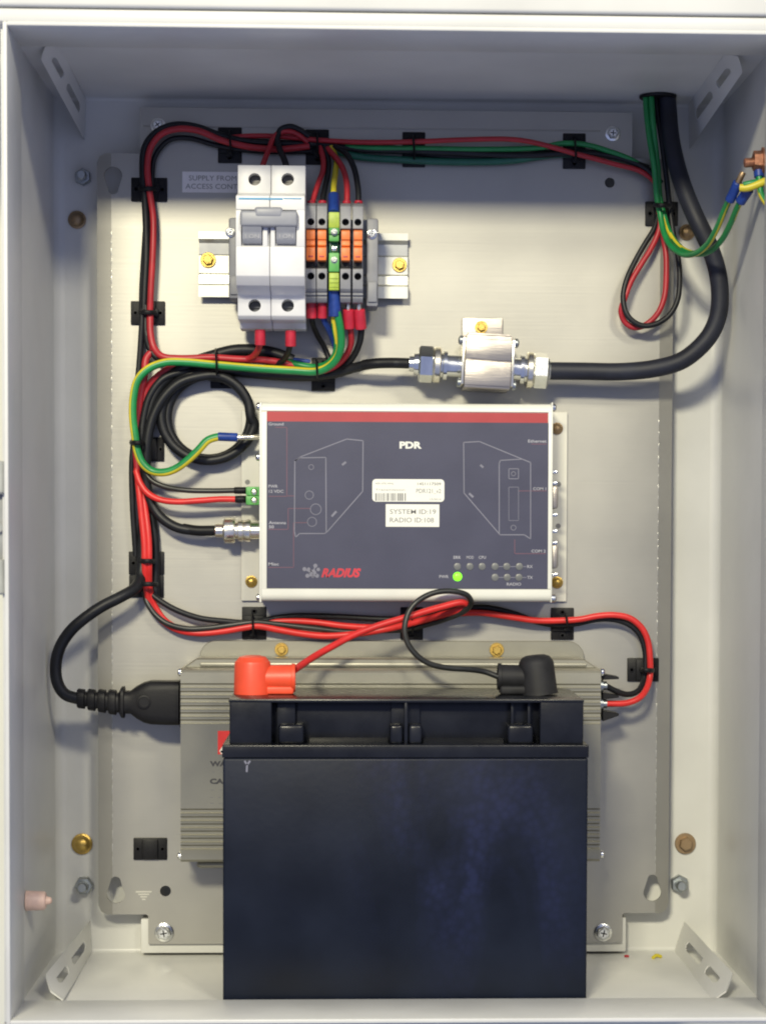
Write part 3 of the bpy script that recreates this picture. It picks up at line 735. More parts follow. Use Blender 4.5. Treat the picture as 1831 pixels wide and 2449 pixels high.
bm = bmesh.new(); bpx(bm, 922, 1206, 1050, 1260, DR - .10, DR - .33, 0.03, 1); s2 = part('identity_sticker', bm, MT['sticker'], rd)
text('SYSTEM ID:19', 932, 1218, 1042, 1229.5, ds, MT['ink'], s2, bold=.004); text('RADIO ID:108', 932, 1238, 1037, 1249.5, ds, MT['ink'], s2, bold=.004)
# connectors on the right side of the radio
for y0, y1 in ((1162, 1217), (1303, 1360)):
    bm = bmesh.new(); bpx(bm, 1316, y0, 1334, y1, 26, 6, 1.4); part('serial_port', bm, MT['alu'], rd)
for y in (1129, 1156, 1232, 1271, 1299, 1375):
    bm = bmesh.new(); bpx(bm, 1316, y - 5, 1334, y + 4, 25, 12, .8); part('jack_screw', bm, MT['chrome'], rd)
for px, py in ((1335, 1158), (1334, 1258)):
    bm = bmesh.new(); P = Wd(px, py, 2.7); cyl(bm, P, P + Vector((0, -.06, 0)), 1.4, 16); part('screw_hole', bm, MT['ink'], rd)

# green plug-in power terminal
gp = thing('plug_in_terminal', 'small green two-way screw terminal plugged into the left side of the radio', 'terminal plug', Wd(604, 1207, 12))
bm = bmesh.new(); bpx(bm, 588, 1164, 621, 1185.3, 23, 10, .5); bpx(bm, 588, 1186, 621, 1207.5, 23, 10, .5); b1 = part('body', bm, MT['tgreen'], gp)
cb = bmesh.new()
for y in (1177, 1197): P = Wd(608, y, 23); cyl(cb, P + Vector((0, -2, 0)), P + Vector((0, 2.4, 0)), 1.9, 18)
cut(b1, cb)
for y in (1177, 1197): P = Wd(608, y, 21); bm = bmesh.new(); lathe(bm, P, Vector((0, -1, 0)), [(0, 1.8), (.6, 1.8), (.9, 1.3)], 16); part('screw', bm, MT['nickel'], gp)

# ================================================================== INVERTER
iv = thing('power_inverter', 'champagne coloured ribbed aluminium inverter mounted behind the battery', 'inverter', Wd(930, 2062, 0))
DI = 38.0
x0, x1 = wx(432, 1800, DI), wx(1435, 1800, DI)
def zi(y, d=DI): return wz(930, y, d)
def ridges(ys, d, depth=1.15):
    o = []
    for i, y in enumerate(ys):
        o += [(zi(y - 6.5), d), (zi(y - 2.5), d - depth), (zi(y + 2.5), d - depth), (zi(y + 4.0), d + .25), (zi(y + 7), d)]
    return o
top_r = [1641, 1659, 1676, 1693, 1710, 1727]; bot_r = [1940, 1958, 1975, 1992, 2009, 2026]
prI = [(zi(1600), 4), (zi(1600), DI - 4), (zi(1604), DI - 1), (zi(1609), DI)] + ridges(top_r, DI) + ridges(bot_r, DI) + [(zi(2055), DI), (zi(2061), DI - 1.2), (zi(2063), DI - 4), (zi(2063), 4)]
bm = bmesh.new(); extr(bm, prI, x0, x1); part('body', bm, MT['inverter'], iv, ang=25)
# stepped shoulder above the body and the flange with rounded corners
bm = bmesh.new(); a0, a1 = wx(466, 1585, 28), wx(1412, 1585, 28)
pts = [V(x0 + .5, 28, zi(1601)), V(wx(470, 1576, 28), 28, wz(900, 1576, 28)), V(wx(1396, 1576, 28), 28, wz(900, 1576, 28)), V(x1 - .5, 28, zi(1601))]
poly(bm, pts, 23.5, r=.6)
bpx(bm, 478, 1586, 1402, 1594, 29.4, 26, .6)
part('shoulder', bm, MT['inverter'], iv)
bm = bmesh.new(); fx0, fx1, fz0, fz1 = wx(478, 1560, 4), wx(1396, 1560, 4), wz(900, 1600, 4), wz(900, 1533, 4); rr = 9; pts = [V(fx1, 4, fz0)]
for cx_, cz_, a0 in ((fx1 - rr, fz1 - rr, 0), (fx0 + rr, fz1 - rr, 90)):
    for k in range(9): a = R(a0 + 11.25 * k); pts.append(V(cx_ + rr * math.cos(a), 4, cz_ + rr * math.sin(a)))
pts.append(V(fx0, 4, fz0)); poly(bm, pts, 2.6, r=.3); part('mounting_flange', bm, MT['inverter'], iv)
bolt(iv, 673, 1553, 4.1, 16, 'hex', 'brass'); bolt(iv, 1187, 1554, 4.1, 17, 'hex', 'brass')
bm = bmesh.new(); bpx(bm, 470, 2060, 1390, 2076, 14, 4, 3); part('foot', bm, MT['inverter'], iv)
for px, py in ((430, 2047), (1439, 2043), (430, 1607), (1440, 1607)):
    s = -1 if px < 900 else 1; P = Wd(px, py, DI - 6); bm = bmesh.new(); lathe(bm, P - Vector((s * .8, 0, 0)), Vector((s, 0, 0)), [(0, 2.2), (1.2, 2.2), (1.9, 1.2)], 14); part('screw', bm, MT['chrome'], iv)
bm = bmesh.new(); bpx(bm, 521, 1748, 610, 1804, DI + .15, DI - .1); rl = part('warning_label', bm, MT['bred'], iv)
bm = bmesh.new(); tri = [(528, 1799), (600, 1799), (562, 1744)]; lines(bm, G(tri + [tri[0]]), 8, DI + .22); part('warning_triangle', bm, MT['sticker'], rl)
text('WARNING', 502, 1820, 610, 1833, DI + .12, MT['darkink'], iv, bold=.05)
text('CAUTION', 502, 1862, 604, 1875, DI + .12, MT['darkink'], iv, bold=.05)
for q, (y, a, b) in enumerate(((1846, 506, 600), (1889, 504, 604), (1907, 502, 596), (1921, 503, 600))):
    text('- - -- - -', a, y - 1.2, b, y + 1.2, DI + .12, MT['ink'], iv, 'small_print')
# screw-down terminals on the right end
for y, m_ in ((1619, 0), (1663, 1), (1706, 2)):
    bm = bmesh.new(); P = Wd(1437, y, 24); Q = Wd(1476, y, 24)
    t0 = [V(P.x, 24 + 6, P.z + 2), V(Q.x, 24 + 6, P.z + .4), V(Q.x, 24 + 6, P.z - .8), V(P.x, 24 + 6, P.z - (1.2, 1.8, 4)[m_])]
    poly(bm, t0, 12, r=.3); part('terminal_fin', bm, MT['black'], iv)
for y, m_ in ((1640, 'black'), (1683, 'bred')):
    bm = bmesh.new(); P = Wd(1436, y, 26); lathe(bm, P - Vector((1, 0, 0)), Vector((1, 0, 0)), [(0, 3.6), (2, 3.6), (2.2, 2.4), (4.2, 2.4)], 16); part('terminal_post', bm, MT['steel'], iv)
bm = bmesh.new(); bpx(bm, 430, 1625, 433, 1740, 34, 6, .5); part('socket', bm, MT['black'], iv)

# ================================================================== BATTERY
bt = thing('battery', 'large black sealed lead battery standing on the cabinet floor', 'battery', V(wx(968, 2300, 118), 80, ZB - 2.2))
DB, DBB = 118.0, 44.0
ZF = ZB - 2.35
bx_0, bx_1 = wx(533, 2100, DB), wx(1403.5, 2100, DB)
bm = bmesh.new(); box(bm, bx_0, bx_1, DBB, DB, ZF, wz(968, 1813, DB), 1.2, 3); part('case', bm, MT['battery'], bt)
bm = bmesh.new(); box(bm, bx_0 - .35, bx_1 + .35, DBB - .35, DB + .5, wz(968, 1812.5, DB), wz(968, 1781, DB), .7, 3)
bm2 = bm
yt, yb = 1673, 1781
def lx(px): return wx(px, 1730, 115)
zt_, zb_ = wz(968, yt, 115), wz(968, yb, 115)
box(bm, lx(549), lx(1394), DBB + 1, 105, zb_, zt_ - .2, .5)
box(bm, lx(547), lx(1395), DBB + 1, 116, zt_ - 1.5, zt_ + .2, .5)      # top slab edge
box(bm, lx(549), lx(650), 98, 115.6, zb_, zt_ - .6, .8, 3)
box(bm, lx(1290), lx(1394), 98, 115.6, zb_, zt_ - .6, .8, 3)
box(bm, lx(660), lx(706), 98, 109, zb_, zt_ - .6, .8)
box(bm, lx(966), lx(975), 98, 115.2, zb_, zt_ - .6, .6)
box(bm, lx(935), lx(1005), 98, 108, zb_, zt_ - .6, .6)
box(bm, lx(1222), lx(1230), 98, 111, zb_, zt_ - .6, .6); box(bm, lx(1262), lx(1270), 98, 111, zb_, zt_ - .6, .6)
for a, b, y in ((665, 727, 1733), (931, 963, 1733), (977, 1009, 1733), (1213, 1275, 1733)):
    box(bm, lx(a), lx(b), 96, 115.2, zb_, wz(968, y, 115), 1.6, 3)
extr(bm, [(zb_, 98), (zb_, 114), (zb_ + 2.4, 108), (zb_ + 3.5, 98)], lx(740), lx(928)); extr(bm, [(zb_, 98), (zb_, 114), (zb_ + 2.4, 108), (zb_ + 3.5, 98)], lx(1012), lx(1205))
part('lid', bm, MT['batt'], bt)
bm = bmesh.new(); lines(bm, [((585, 1820), (591, 1829)), ((598, 1820), (591, 1829)), ((591, 1828), (590, 1846))], 4, DB + .06, .05); part('scuff', bm, MT['dimprint'], bt)
ZL = zt_ + .2

# ================================================================== WIRING
def P3(pts, dz=8):
    return [Wd(p[0], p[1], p[2] if len(p) > 2 else dz) for p in pts]
WG = 'insulated wires of the cabinet loom'
def wire(label, pts, r, mt, dz=8, stripe=None, group=WG, name='wire', cat='wire', twist=0.012, phase=0.5, ends=()):
    bm = bmesh.new(); P = P3(pts, dz)
    tube(bm, P, r, stripe=stripe or 0, twist=twist, phase=phase)
    mts = [MT[mt], MT['yellow']] if stripe else MT[mt]
    if ends:
        c = P[0].copy(); t = thing(name, label, cat, c, group); part('jacket', bm, mts, t, ang=60)
        for (nm, a, b, rr, m_, *ex) in ends:
            bm = bmesh.new(); A, B = Wd(*a), Wd(*b); lathe(bm, A, B - A, [(0, rr * .85), (.4, rr), ((B - A).length - .3, rr), ((B - A).length, rr * .9)], 14)
            part(nm, bm, MT[m_], t)
        return t
    return solo(name, bm, mts, label, cat, group, ang=60)

# --- left and top loom
wire('dull red wire running up the left edge and over the top to the right', [(366, 838, 9), (359, 780, 8), (361, 700, 9), (366, 600, 9), (367, 520, 8), (357, 450, 9), (353, 395, 9), (362, 350, 9), (388, 320, 10), (430, 308, 10), (475, 313, 10), (525, 334, 9), (556, 343, 9), (600, 352, 8), (665, 357, 8), (740, 350, 8)], 1.75, 'red')
wire('outermost black wire curving round the top left corner of the loom', [(352, 805, 7), (345, 760, 6), (346, 700, 6), (350, 620, 6), (350, 540, 6), (346, 460, 7), (342, 400, 7), (348, 350, 7), (376, 315, 7), (420, 299, 7), (470, 304, 7), (520, 322, 6), (570, 335, 5), (660, 343, 5), (760, 345, 5), (850, 356, 5), (960, 360, 5), (1100, 366, 5), (1250, 372, 5), (1380, 366, 5), (1480, 378, 6), (1545, 405, 7), (1580, 440, 7)], 2.0, 'blackwire')
wire('second black wire alongside the red one in the left loom', [(340, 900, 6), (336, 860, 6), (340, 780, 6), (340, 700, 5), (348, 560, 4.5), (352, 470, 5), (349, 400, 5), (356, 352, 5), (385, 312, 5), (430, 302, 5), (490, 318, 4.5), (540, 333, 4.5), (640, 350, 4), (745, 352, 4)], 1.7, 'blackwire')
wire('inner black wire of the top left bend', [(356, 690, 4), (364, 560, 4), (366, 480, 4), (364, 420, 4), (372, 372, 4), (405, 335, 4), (450, 330, 4), (520, 348, 4), (620, 362, 4), (745, 362, 4)], 1.4, 'blackwire')
wire('thin red wire along the top from the third cable mount to the right corner', [(540, 330, 4), (600, 325, 5), (680, 327, 6), (760, 335, 7), (860, 340, 8), (990, 339, 9), (1110, 334, 9), (1217, 333, 9), (1272, 340, 9), (1384, 370, 9), (1467, 392, 9), (1535, 412, 8), (1570, 445, 6), (1575, 500, 6)], 1.4, 'red')
wire('upper green wire along the top, between two cable mounts', [(800, 350, 5), (880, 354, 6), (1000, 355, 6), (1150, 357, 6), (1290, 353, 6), (1345, 343, 7), (1400, 346, 7), (1450, 360, 7), (1510, 383, 7), (1560, 415, 7)], 1.5, 'green')
wire('lowest dark green wire sagging along the top right run', [(805, 362, 5), (860, 375, 4), (960, 382, 4), (1090, 387, 4), (1220, 384, 4), (1320, 370, 4), (1420, 368, 4), (1500, 388, 4), (1560, 420, 5)], 2.0, 'dgreen')
wire('black wire bundled beneath the red one in the top right run', [(800, 340, 3.5), (900, 348, 3.5), (1050, 372, 3), (1200, 376, 3), (1360, 362, 4), (1460, 372, 4), (1550, 402, 5)], 1.8, 'blackwire')
# breaker feeds (top)
wire('short red wire arching into the top left of the breaker', [(627, 400, 30), (634, 380, 24), (645, 352, 15), (655, 328, 12), (672, 316, 11), (694, 315, 11), (715, 324, 9), (735, 340, 7)], 1.5, 'red')
wire('short black wire arching into the top right of the breaker', [(686, 400, 30), (679, 380, 24), (667, 352, 15), (663, 330, 12), (672, 310, 11), (694, 303, 11), (716, 311, 9), (738, 326, 7)], 1.7, 'blackwire')
# terminal block feeds (top)
for lab, pts, r, m_, f in (
    ('red wire dropping to the terminal block beside the breaker', [(764, 352, 9), (772, 378, 14), (772, 408, 20), (762, 436, 26), (751, 470, 30), (746, 490, 32)], 1.5, 'red', (744, 491)),
    ('black wire dropping to the second terminal block', [(775, 352, 8), (785, 385, 13), (784, 415, 19), (777, 450, 26), (772, 475, 30), (771, 490, 32)], 1.6, 'blackwire', (771, 491)),
    ('red wire dropping to the block right of the earth terminal', [(783, 355, 9), (800, 374, 14), (818, 400, 20), (828, 432, 26), (830, 465, 30), (829, 490, 32)], 1.6, 'red', (829, 491)),
    ('black wire dropping to the rightmost terminal block', [(800, 350, 8), (826, 366, 14), (844, 396, 20), (853, 430, 26), (857, 465, 30), (857, 490, 32)], 1.6, 'blackwire', (857, 491))):
    wire(lab, pts, r, m_, ends=[('ferrule', (f[0], f[1] - 11, 31), (f[0], f[1] + 3, 31), 2.3, 'ferrule')])
wire('yellow and green wire dropping to the earth terminal block', [(792, 352, 7), (804, 384, 12), (802, 410, 18), (798, 440, 26), (797, 470, 32), (798, 500, 38)], 1.7, 'green', stripe=0.65, phase=0.3, twist=0,
     ends=[('blue_sleeve', (798, 467, 31), (798, 510, 40), 3.1, 'blue')])
# breaker outputs
wire('red wire leaving the bottom left of the breaker', [(622, 800, 30), (621, 825, 26), (612, 845, 20), (596, 857, 15), (560, 860, 13), (500, 857, 12)], 1.7, 'red', ends=[('ferrule', (622, 788, 31), (622, 826, 30), 2.9, 'ferrule')])
wire('black wire leaving the bottom right of the breaker', [(694, 800, 30), (692, 832, 25), (684, 852, 19), (672, 866, 15), (640, 872, 10)], 1.6, 'blackwire', ends=[('ferrule', (695, 790, 31), (695, 829, 30), 2.9, 'ferrule')])
# terminal block outputs
wire('brown-black wire hidden below the terminal block beside the breaker', [(744, 720, 30), (746, 765, 26), (758, 800, 14), (778, 835, 8), (790, 870, 8)], 1.5, 'blackwire', ends=[('ferrule', (745, 722, 31), (745, 762, 30), 2.9, 'ferrule')])
wire('blue wire below the second terminal block', [(771, 725, 31), (774, 762, 28), (785, 785, 24), (797, 812, 20), (806, 850, 14), (806, 872, 10), (780, 893, 8)], 1.7, 'blue', ends=[('ferrule', (771, 722, 32), (771, 761, 30), 2.7, 'ferrule')])
wire('red wire below the block right of the earth terminal', [(834, 745, 31), (838, 785, 27), (840, 815, 22), (832, 842, 17), (812, 868, 12), (785, 885, 10), (760, 890, 10)], 1.7, 'red', ends=[('ferrule', (833, 740, 32), (835, 786, 29), 3.1, 'ferrule'), ('pin', (832, 720, 32), (832, 742, 32), 1.4, 'nickel')])
wire('black wire below the rightmost terminal block', [(862, 745, 31), (864, 787, 27), (860, 818, 22), (846, 850, 16), (826, 874, 11), (800, 890, 9), (770, 896, 9)], 1.8, 'blackwire', ends=[('ferrule', (859, 740, 32), (863, 787, 29), 3.1, 'ferrule'), ('pin', (858, 720, 32), (858, 742, 32), 1.4, 'nickel')])
# earth wires
wire('long green and yellow earth wire from the earth terminal to the radio lug', [(805, 745, 36), (813, 785, 33), (815, 825, 29), (806, 855, 25), (786, 876, 22), (757, 888, 20), (700, 886, 18), (600, 880, 17), (520, 873, 18), (440, 866, 18), (395, 867, 18), (355, 882, 18), (330, 908, 18), (320, 945, 18), (318, 995, 18), (324, 1048, 18), (329, 1080, 18), (342, 1109, 18), (363, 1126, 18), (389, 1130, 19), (416, 1123, 20), (445, 1104, 21), (475, 1076, 22), (497, 1053, 22), (521, 1045, 22), (534, 1044, 22)], 2.2, 'green', stripe=0.2, twist=0.0, phase=0.60,
     ends=[('blue_sleeve', (521, 1044, 22), (568, 1046, 22), 2.4, 'blue'), ('lug', (566, 1046, 22), (620, 1045, 20), 1.5, 'nickel')])
wire('second green and yellow wire beside the earth wire under the terminals', [(798, 745, 34), (801, 785, 31), (806, 820, 27), (800, 850, 23), (782, 870, 19), (750, 878, 15), (712, 872, 13), (690, 866, 11)], 1.8, 'green', stripe=0.3, phase=0.9, twist=0.006,
     ends=[('blue_sleeve', (799, 694, 37), (800, 757, 35), 3.3, 'blue')])
# red run from the left loom to the right
wire('red wire sweeping from the left loom below the breaker', [(359, 749, 8), (361, 802, 9), (369, 832, 10), (388, 852, 12), (430, 857, 13), (506, 855, 14), (570, 859, 14), (629, 861, 14), (670, 867, 13), (725, 880, 11), (760, 890, 9)], 1.9, 'red')
wire('black wire beside the red one bending below the breaker', [(349, 730, 6), (350, 802, 7), (357, 830, 7), (375, 855, 8), (420, 872, 8), (500, 876, 8), (620, 884, 7), (740, 893, 7)], 1.8, 'blackwire')
wire('straight thin black wire at the far left of the middle loom', [(341, 740, 8), (338, 800, 8), (334, 860, 8), (328, 930, 8), (322, 1040, 8), (316, 1100, 8), (317, 1200, 8), (325, 1330, 7)], 1.6, 'blackwire')
wire('dark red wire descending behind the black coil', [(560, 868, 8), (480, 866, 8), (410, 880, 8), (372, 905, 8), (350, 935, 7), (340, 985, 7), (336, 1060, 7), (336, 1130, 8), (340, 1190, 10)], 2.0, 'red')
wire('second dark red wire descending behind the green earth wire', [(366, 838, 7), (350, 858, 8), (346, 895, 9), (337, 940, 9), (330, 1000, 9), (326, 1070, 9), (330, 1130, 9)], 2.0, 'red')
# thick sheathed supply cable
sh = wire('thick black sheathed cable under the breaker ending in coloured cores', [(700, 862, 9), (660, 846, 9), (612, 838, 9), (560, 838, 9), (505, 852, 8), (450, 872, 8), (400, 905, 8), (366, 955, 8), (350, 1020, 8), (345, 1100, 8), (346, 1200, 8), (342, 1300, 8), (338, 1375, 10), (325, 1405, 16), (290, 1427, 22), (245, 1450, 25), (205, 1477, 26), (170, 1508, 26), (144, 1548, 26), (134, 1590, 26), (138, 1632, 26), (156, 1660, 25), (200, 1674, 21)], 3.25, 'blackwire', name='mains_lead', cat='mains lead', group=None,
     ends=[('blue_core', (742, 866, 9), (700, 860, 9), 1.3, 'blue'), ('green_core', (742, 872, 9), (700, 866, 9), 1.2, 'lime')])
# moulded plug on the inverter
def loft_x(bm, st, y0, z0c):
    """rounded-rectangle sections along x: (px, half height, half depth, roundness)"""
    t = bmesh.new(); rings = []
    for (px, py, hz, hd, e) in st:
        C = Wd(px, py, z0c); ring = []
        for k in range(24):
            a = 2 * PI * k / 24; c, s = math.cos(a), math.sin(a)
            ring.append(t.verts.new(C + Vector((0, math.copysign(abs(s) ** e, s) * hd, math.copysign(abs(c) ** e, c) * hz))))
        rings.append(ring)
    for A, B in zip(rings, rings[1:]):
        for i in range(24): t.faces.new((A[i], A[(i + 1) % 24], B[(i + 1) % 24], B[i]))
    t.faces.new(rings[0]); t.faces.new(rings[-1]); merge(bm, t)
bm = bmesh.new(); st = []
for k in range(4):
    f = k / 3; x = 186 + 75 * f; hz = 5.4 + 1.5 * f
    st += [(x, 1670 + 8 * f, hz - .5, hz * .9, .7), (x + 3, 1670 + 8 * f, hz, hz * .95, .7), (x + 17, 1672 + 8 * f, hz, hz * .95, .7), (x + 19, 1672 + 8 * f, hz - 1.3, hz - 1.2, .7), (x + 24, 1672 + 8 * f, hz - 1.3, hz - 1.2, .7)]
st += [(292, 1679, 8.6, 7, .6), (298, 1679, 8.8, 7, .6), (300, 1679, 6.4, 6.4, .7), (313, 1679, 6.4, 6.4, .7), (328, 1679, 9.0, 7.2, .6), (346, 1679, 11.2, 8, .5), (362, 1679, 12.1, 8.4, .45), (400, 1680, 12.2, 8.6, .4), (430, 1680, 12.2, 8.6, .4)]
st.sort(key=lambda s: s[0])
loft_x(bm, st, 0, 21); part('plug', bm, MT['black'], sh)
bm = bmesh.new(); P = Wd(345, 1679, 29); lathe(bm, P, Vector((0, -1, 0)), [(0, 4.0), (.7, 3.8), (.9, 3.0), (.5, 2.8)], 20); part('plug_boss', bm, MT['black'], sh)

# coaxial cable: arrester to the coil, down to the radio
cx = thing('coaxial_cable', 'black coaxial cable coiled left of the radio and plugged into it', 'coaxial cable', Wd(500, 995, 0))
pts = [(980, 869, 20), (930, 868, 20), (890, 870, 18), (845, 880, 13), (800, 893, 9), (740, 900, 7), (660, 898, 6), (590, 892, 6), (520, 888, 6), (455, 897, 6)]
def arc(cx_, cy_, rx, ry, a0, a1, n, d0, d1): return [(cx_ + rx * math.cos(R(a0 + (a1 - a0) * k / n)), cy_ - ry * math.sin(R(a0 + (a1 - a0) * k / n)), d0 + (d1 - d0) * k / n) for k in range(n + 1)]
pts = pts[:-1] + arc(500, 998, 100, 100, 110, 450, 15, 6, 8) + arc(498, 995, 112, 106, 95, 350, 12, 8.5, 10)
pts += arc(500, 998, 100, 102, 360, 440, 4, 11, 12) + [(480, 900, 12), (430, 915, 12), (392, 950, 12), (365, 1000, 12), (352, 1060, 12), (350, 1130, 11), (354, 1180, 10), (368, 1215, 10), (392, 1243, 11), (425, 1262, 12), (470, 1269, 13), (516, 1269, 14)]
bm = bmesh.new(); tube(bm, P3(pts), 2.75); part('jacket', bm, MT['blackwire'], cx, ang=60)
bm = bmesh.new(); tube(bm, P3([(438, 1264, 12), (470, 1269, 13), (516, 1269, 14)]), 2.9); part('heat_shrink', bm, MT['black'], cx)
bm = bmesh.new(); tube(bm, P3([(868, 873, 17), (900, 869, 20), (940, 868, 20), (977, 869, 20)]), 2.9); part('heat_shrink', bm, MT['black'], cx)
P = Wd(514, 1269, 14); bm = bmesh.new(); k = 1 / 4.32
lathe(bm, P, Vector((1, 0, 0)), [(0, 3.2), (.6, 3.8), (19 * k, 3.8), (20 * k, 5.6), (24 * k, 7.0), (45 * k, 7.1), (48 * k, 6.6), (49 * k, 4.8), (54 * k, 4.8), (56 * k, 6.0), (66 * k, 6.0), (67 * k, 5.5), (78 * k, 6.2), (84 * k, 6.2), (86 * k, 4.6), (106 * k, 4.6)], 24)
bc = part('connector', bm, MT['nickel'], cx)

# second black strands of the coil and the loom going down
wire('black strand leaving the coil and joining the left loom', [(560, 884, 5), (480, 884, 5), (410, 905, 5), (372, 950, 5), (356, 1010, 5), (350, 1080, 5), (348, 1150, 5), (350, 1240, 4), (358, 1330, 4), (362, 1400, 4)], 2.3, 'blackwire')
wire('outer black strand of the left loom behind the green wire', [(640, 890, 4), (520, 893, 4), (440, 890, 9), (392, 905, 10), (360, 945, 10), (344, 1000, 10), (338, 1060, 10), (338, 1130, 7), (345, 1165, 7)], 2.2, 'blackwire')
wire('black strand down the right side of the lower left loom', [(345, 1120, 4), (356, 1180, 4), (366, 1250, 4), (372, 1310, 4), (372, 1370, 4), (372, 1425, 4)], 2.4, 'blackwire')
wire('dull black power wire to the green terminal of the radio', [(332, 1080, 12), (344, 1122, 12), (362, 1148, 13), (392, 1163, 14), (440, 1172, 16), (505, 1174, 17), (565, 1173, 17)], 1.5, 'greywire', ends=[('ferrule', (560, 1173, 17), (589, 1173, 17), 1.9, 'black')])
wire('bright red power wire to the green terminal of the radio', [(326, 1125, 12), (334, 1152, 13), (352, 1178, 14), (380, 1194, 15), (420, 1200, 16), (480, 1197, 17), (525, 1194, 17), (568, 1194, 17)], 1.75, 'bred', ends=[('ferrule', (562, 1194, 17), (589, 1194, 17), 2.0, 'black')])
wire('left one of the two thick red wires strapped in the lower left loom', [(328, 1120, 9), (334, 1180, 11), (340, 1240, 12), (346, 1300, 13), (347, 1350, 13), (350, 1400, 9), (358, 1440, 6), (382, 1478, 6), (420, 1504, 6), (470, 1514, 7), (530, 1510, 8), (590, 1500, 9), (615, 1497, 9), (665, 1506, 8), (723, 1516, 8), (781, 1521, 8), (850, 1516, 8), (920, 1505, 9), (985, 1490, 14), (1047, 1473, 20), (1090, 1461, 25), (1117, 1449, 28), (1106, 1441, 31), (1047, 1454, 34), (983, 1473, 38), (897, 1499, 41), (839, 1522, 46), (796, 1545, 52), (752, 1570, 60), (722, 1590, 70), (704, 1602, 79)], 1.9, 'bred', name='battery_lead', cat='battery lead', group='battery leads',
     )
wire('right one of the two thick red wires strapped in the lower left loom', [(336, 1150, 9), (348, 1220, 11), (356, 1290, 13), (357, 1350, 13), (358, 1400, 8), (368, 1444, 5), (400, 1488, 5), (450, 1508, 4), (540, 1500, 5), (610, 1490, 5), (690, 1485, 6), (752, 1488, 7), (825, 1497, 8), (890, 1500, 8), (955, 1494, 9), (1020, 1482, 10), (1089, 1468, 10), (1150, 1466, 9), (1216, 1475, 9), (1280, 1484, 9), (1343, 1484, 9), (1386, 1481, 10), (1428, 1473, 11), (1470, 1471, 12), (1506, 1479, 12), (1533, 1501, 12), (1548, 1532, 12), (1553, 1570, 12), (1553, 1617, 12), (1546, 1645, 16), (1529, 1668, 22), (1500, 1681, 24), (1447, 1683, 26)], 1.75, 'bred')
wire('upper thin black wire of the lower loom, first to leave the strap', [(352, 1405, 5), (362, 1420, 6), (385, 1438, 7), (422, 1459, 8), (477, 1478, 8), (533, 1485, 8), (600, 1489, 7), (660, 1478, 5), (709, 1473, 6), (810, 1475, 6), (926, 1481, 6), (1000, 1478, 6), (1060, 1462, 6), (1127, 1454, 7), (1160, 1453, 7), (1195, 1459, 7), (1235, 1470, 6), (1280, 1486, 5), (1325, 1494, 5), (1373, 1492, 6), (1428, 1481, 8), (1470, 1482, 8), (1504, 1494, 8), (1526, 1514, 8), (1538, 1541, 8), (1543, 1575, 8), (1540, 1621, 9), (1525, 1652, 16), (1500, 1661, 20), (1470, 1652, 24), (1447, 1640, 26)], 1.65, 'blackwire')
wire('lower thin black wire of the lower loom beside the red one', [(345, 1415, 5), (352, 1440, 7), (370, 1468, 8), (400, 1491, 9), (445, 1503, 9), (496, 1502, 9), (551, 1495, 9), (610, 1488, 9), (655, 1492, 8), (752, 1503, 8), (825, 1511, 7), (900, 1508, 7), (960, 1506, 8), (1020, 1494, 14), (1075, 1477, 22), (1110, 1461, 28), (1126, 1441, 32), (1118, 1425, 34), (1095, 1416, 36), (1060, 1414, 38), (1028, 1421, 40), (997, 1439, 42), (976, 1466, 43), (967, 1503, 46), (974, 1537, 50), (996, 1567, 55), (1026, 1587, 60), (1068, 1597, 66), (1123, 1601, 72), (1160, 1607, 77), (1192, 1619, 80)], 1.55, 'greywire', name='battery_lead', cat='battery lead', group='battery leads')

# rubber boots over the battery posts
rbm = thing('terminal_boot', 'orange-red rubber boot over the left battery post', 'terminal boot', V(wx(604, 1640, 82), 82, ZL))
bm = bmesh.new(); X = wx(604, 1640, 82); rt = 9.7
Zt = wz(604, 1568, 82)
lathe(bm, V(X, 82, ZL + .1), Vector((0, 0, 1)), [(0, rt), (2, rt), (Zt - ZL - 4.5, rt * .97), (Zt - ZL - 3.2, rt * .94), (Zt - ZL - 2.6, rt * .86), (Zt - ZL - .8, rt * .72), (Zt - ZL, rt * .4)], 28)
Pt = Wd(640, 1621, 82); Q = Wd(706, 1622, 82)
lathe(bm, V(X, 82, Pt.z), Vector((1, 0, 0)), [(0, 6.4), (Q.x - X - 2, 6.9), (Q.x - X - 1.8, 7.5), (Q.x - X, 7.4), (Q.x - X, 5.6), (Q.x - X - 2, 5.2)], 28)
box(bm, X, Q.x - .6, 76.5, 87.5, ZL + .1, Pt.z - 4, 1.2, 3)
part('boot', bm, MT['boot'], rbm)
bbm = thing('terminal_boot', 'black rubber boot over the right battery post', 'terminal boot', V(wx(1286, 1640, 82), 82, ZL))
bm = bmesh.new(); X = wx(1288, 1640, 82); Zt = wz(1284, 1567, 82)
lathe(bm, V(X, 82, ZL + .1), Vector((-.1, 0, 1)), [(0, 10.2), (2, 9.8), (Zt - ZL - 4.5, 9.3), (Zt - ZL - 3, 8.8), (Zt - ZL - 1, 7.4), (Zt - ZL, 5)], 28)
Q = Wd(1189, 1620, 82)
lathe(bm, V(X, 82, Q.z), Vector((-1, 0, .02)), [(0, 6.0), (X - Q.x - 2, 6.4), (X - Q.x - 1.8, 7.0), (X - Q.x, 6.9), (X - Q.x, 5.4), (X - Q.x - 2, 5)], 28)
box(bm, Q.x + 1, X, 76, 88, ZL + .1, Q.z - 4, 1.5, 3)
part('boot', bm, MT['bboot'], bbm)

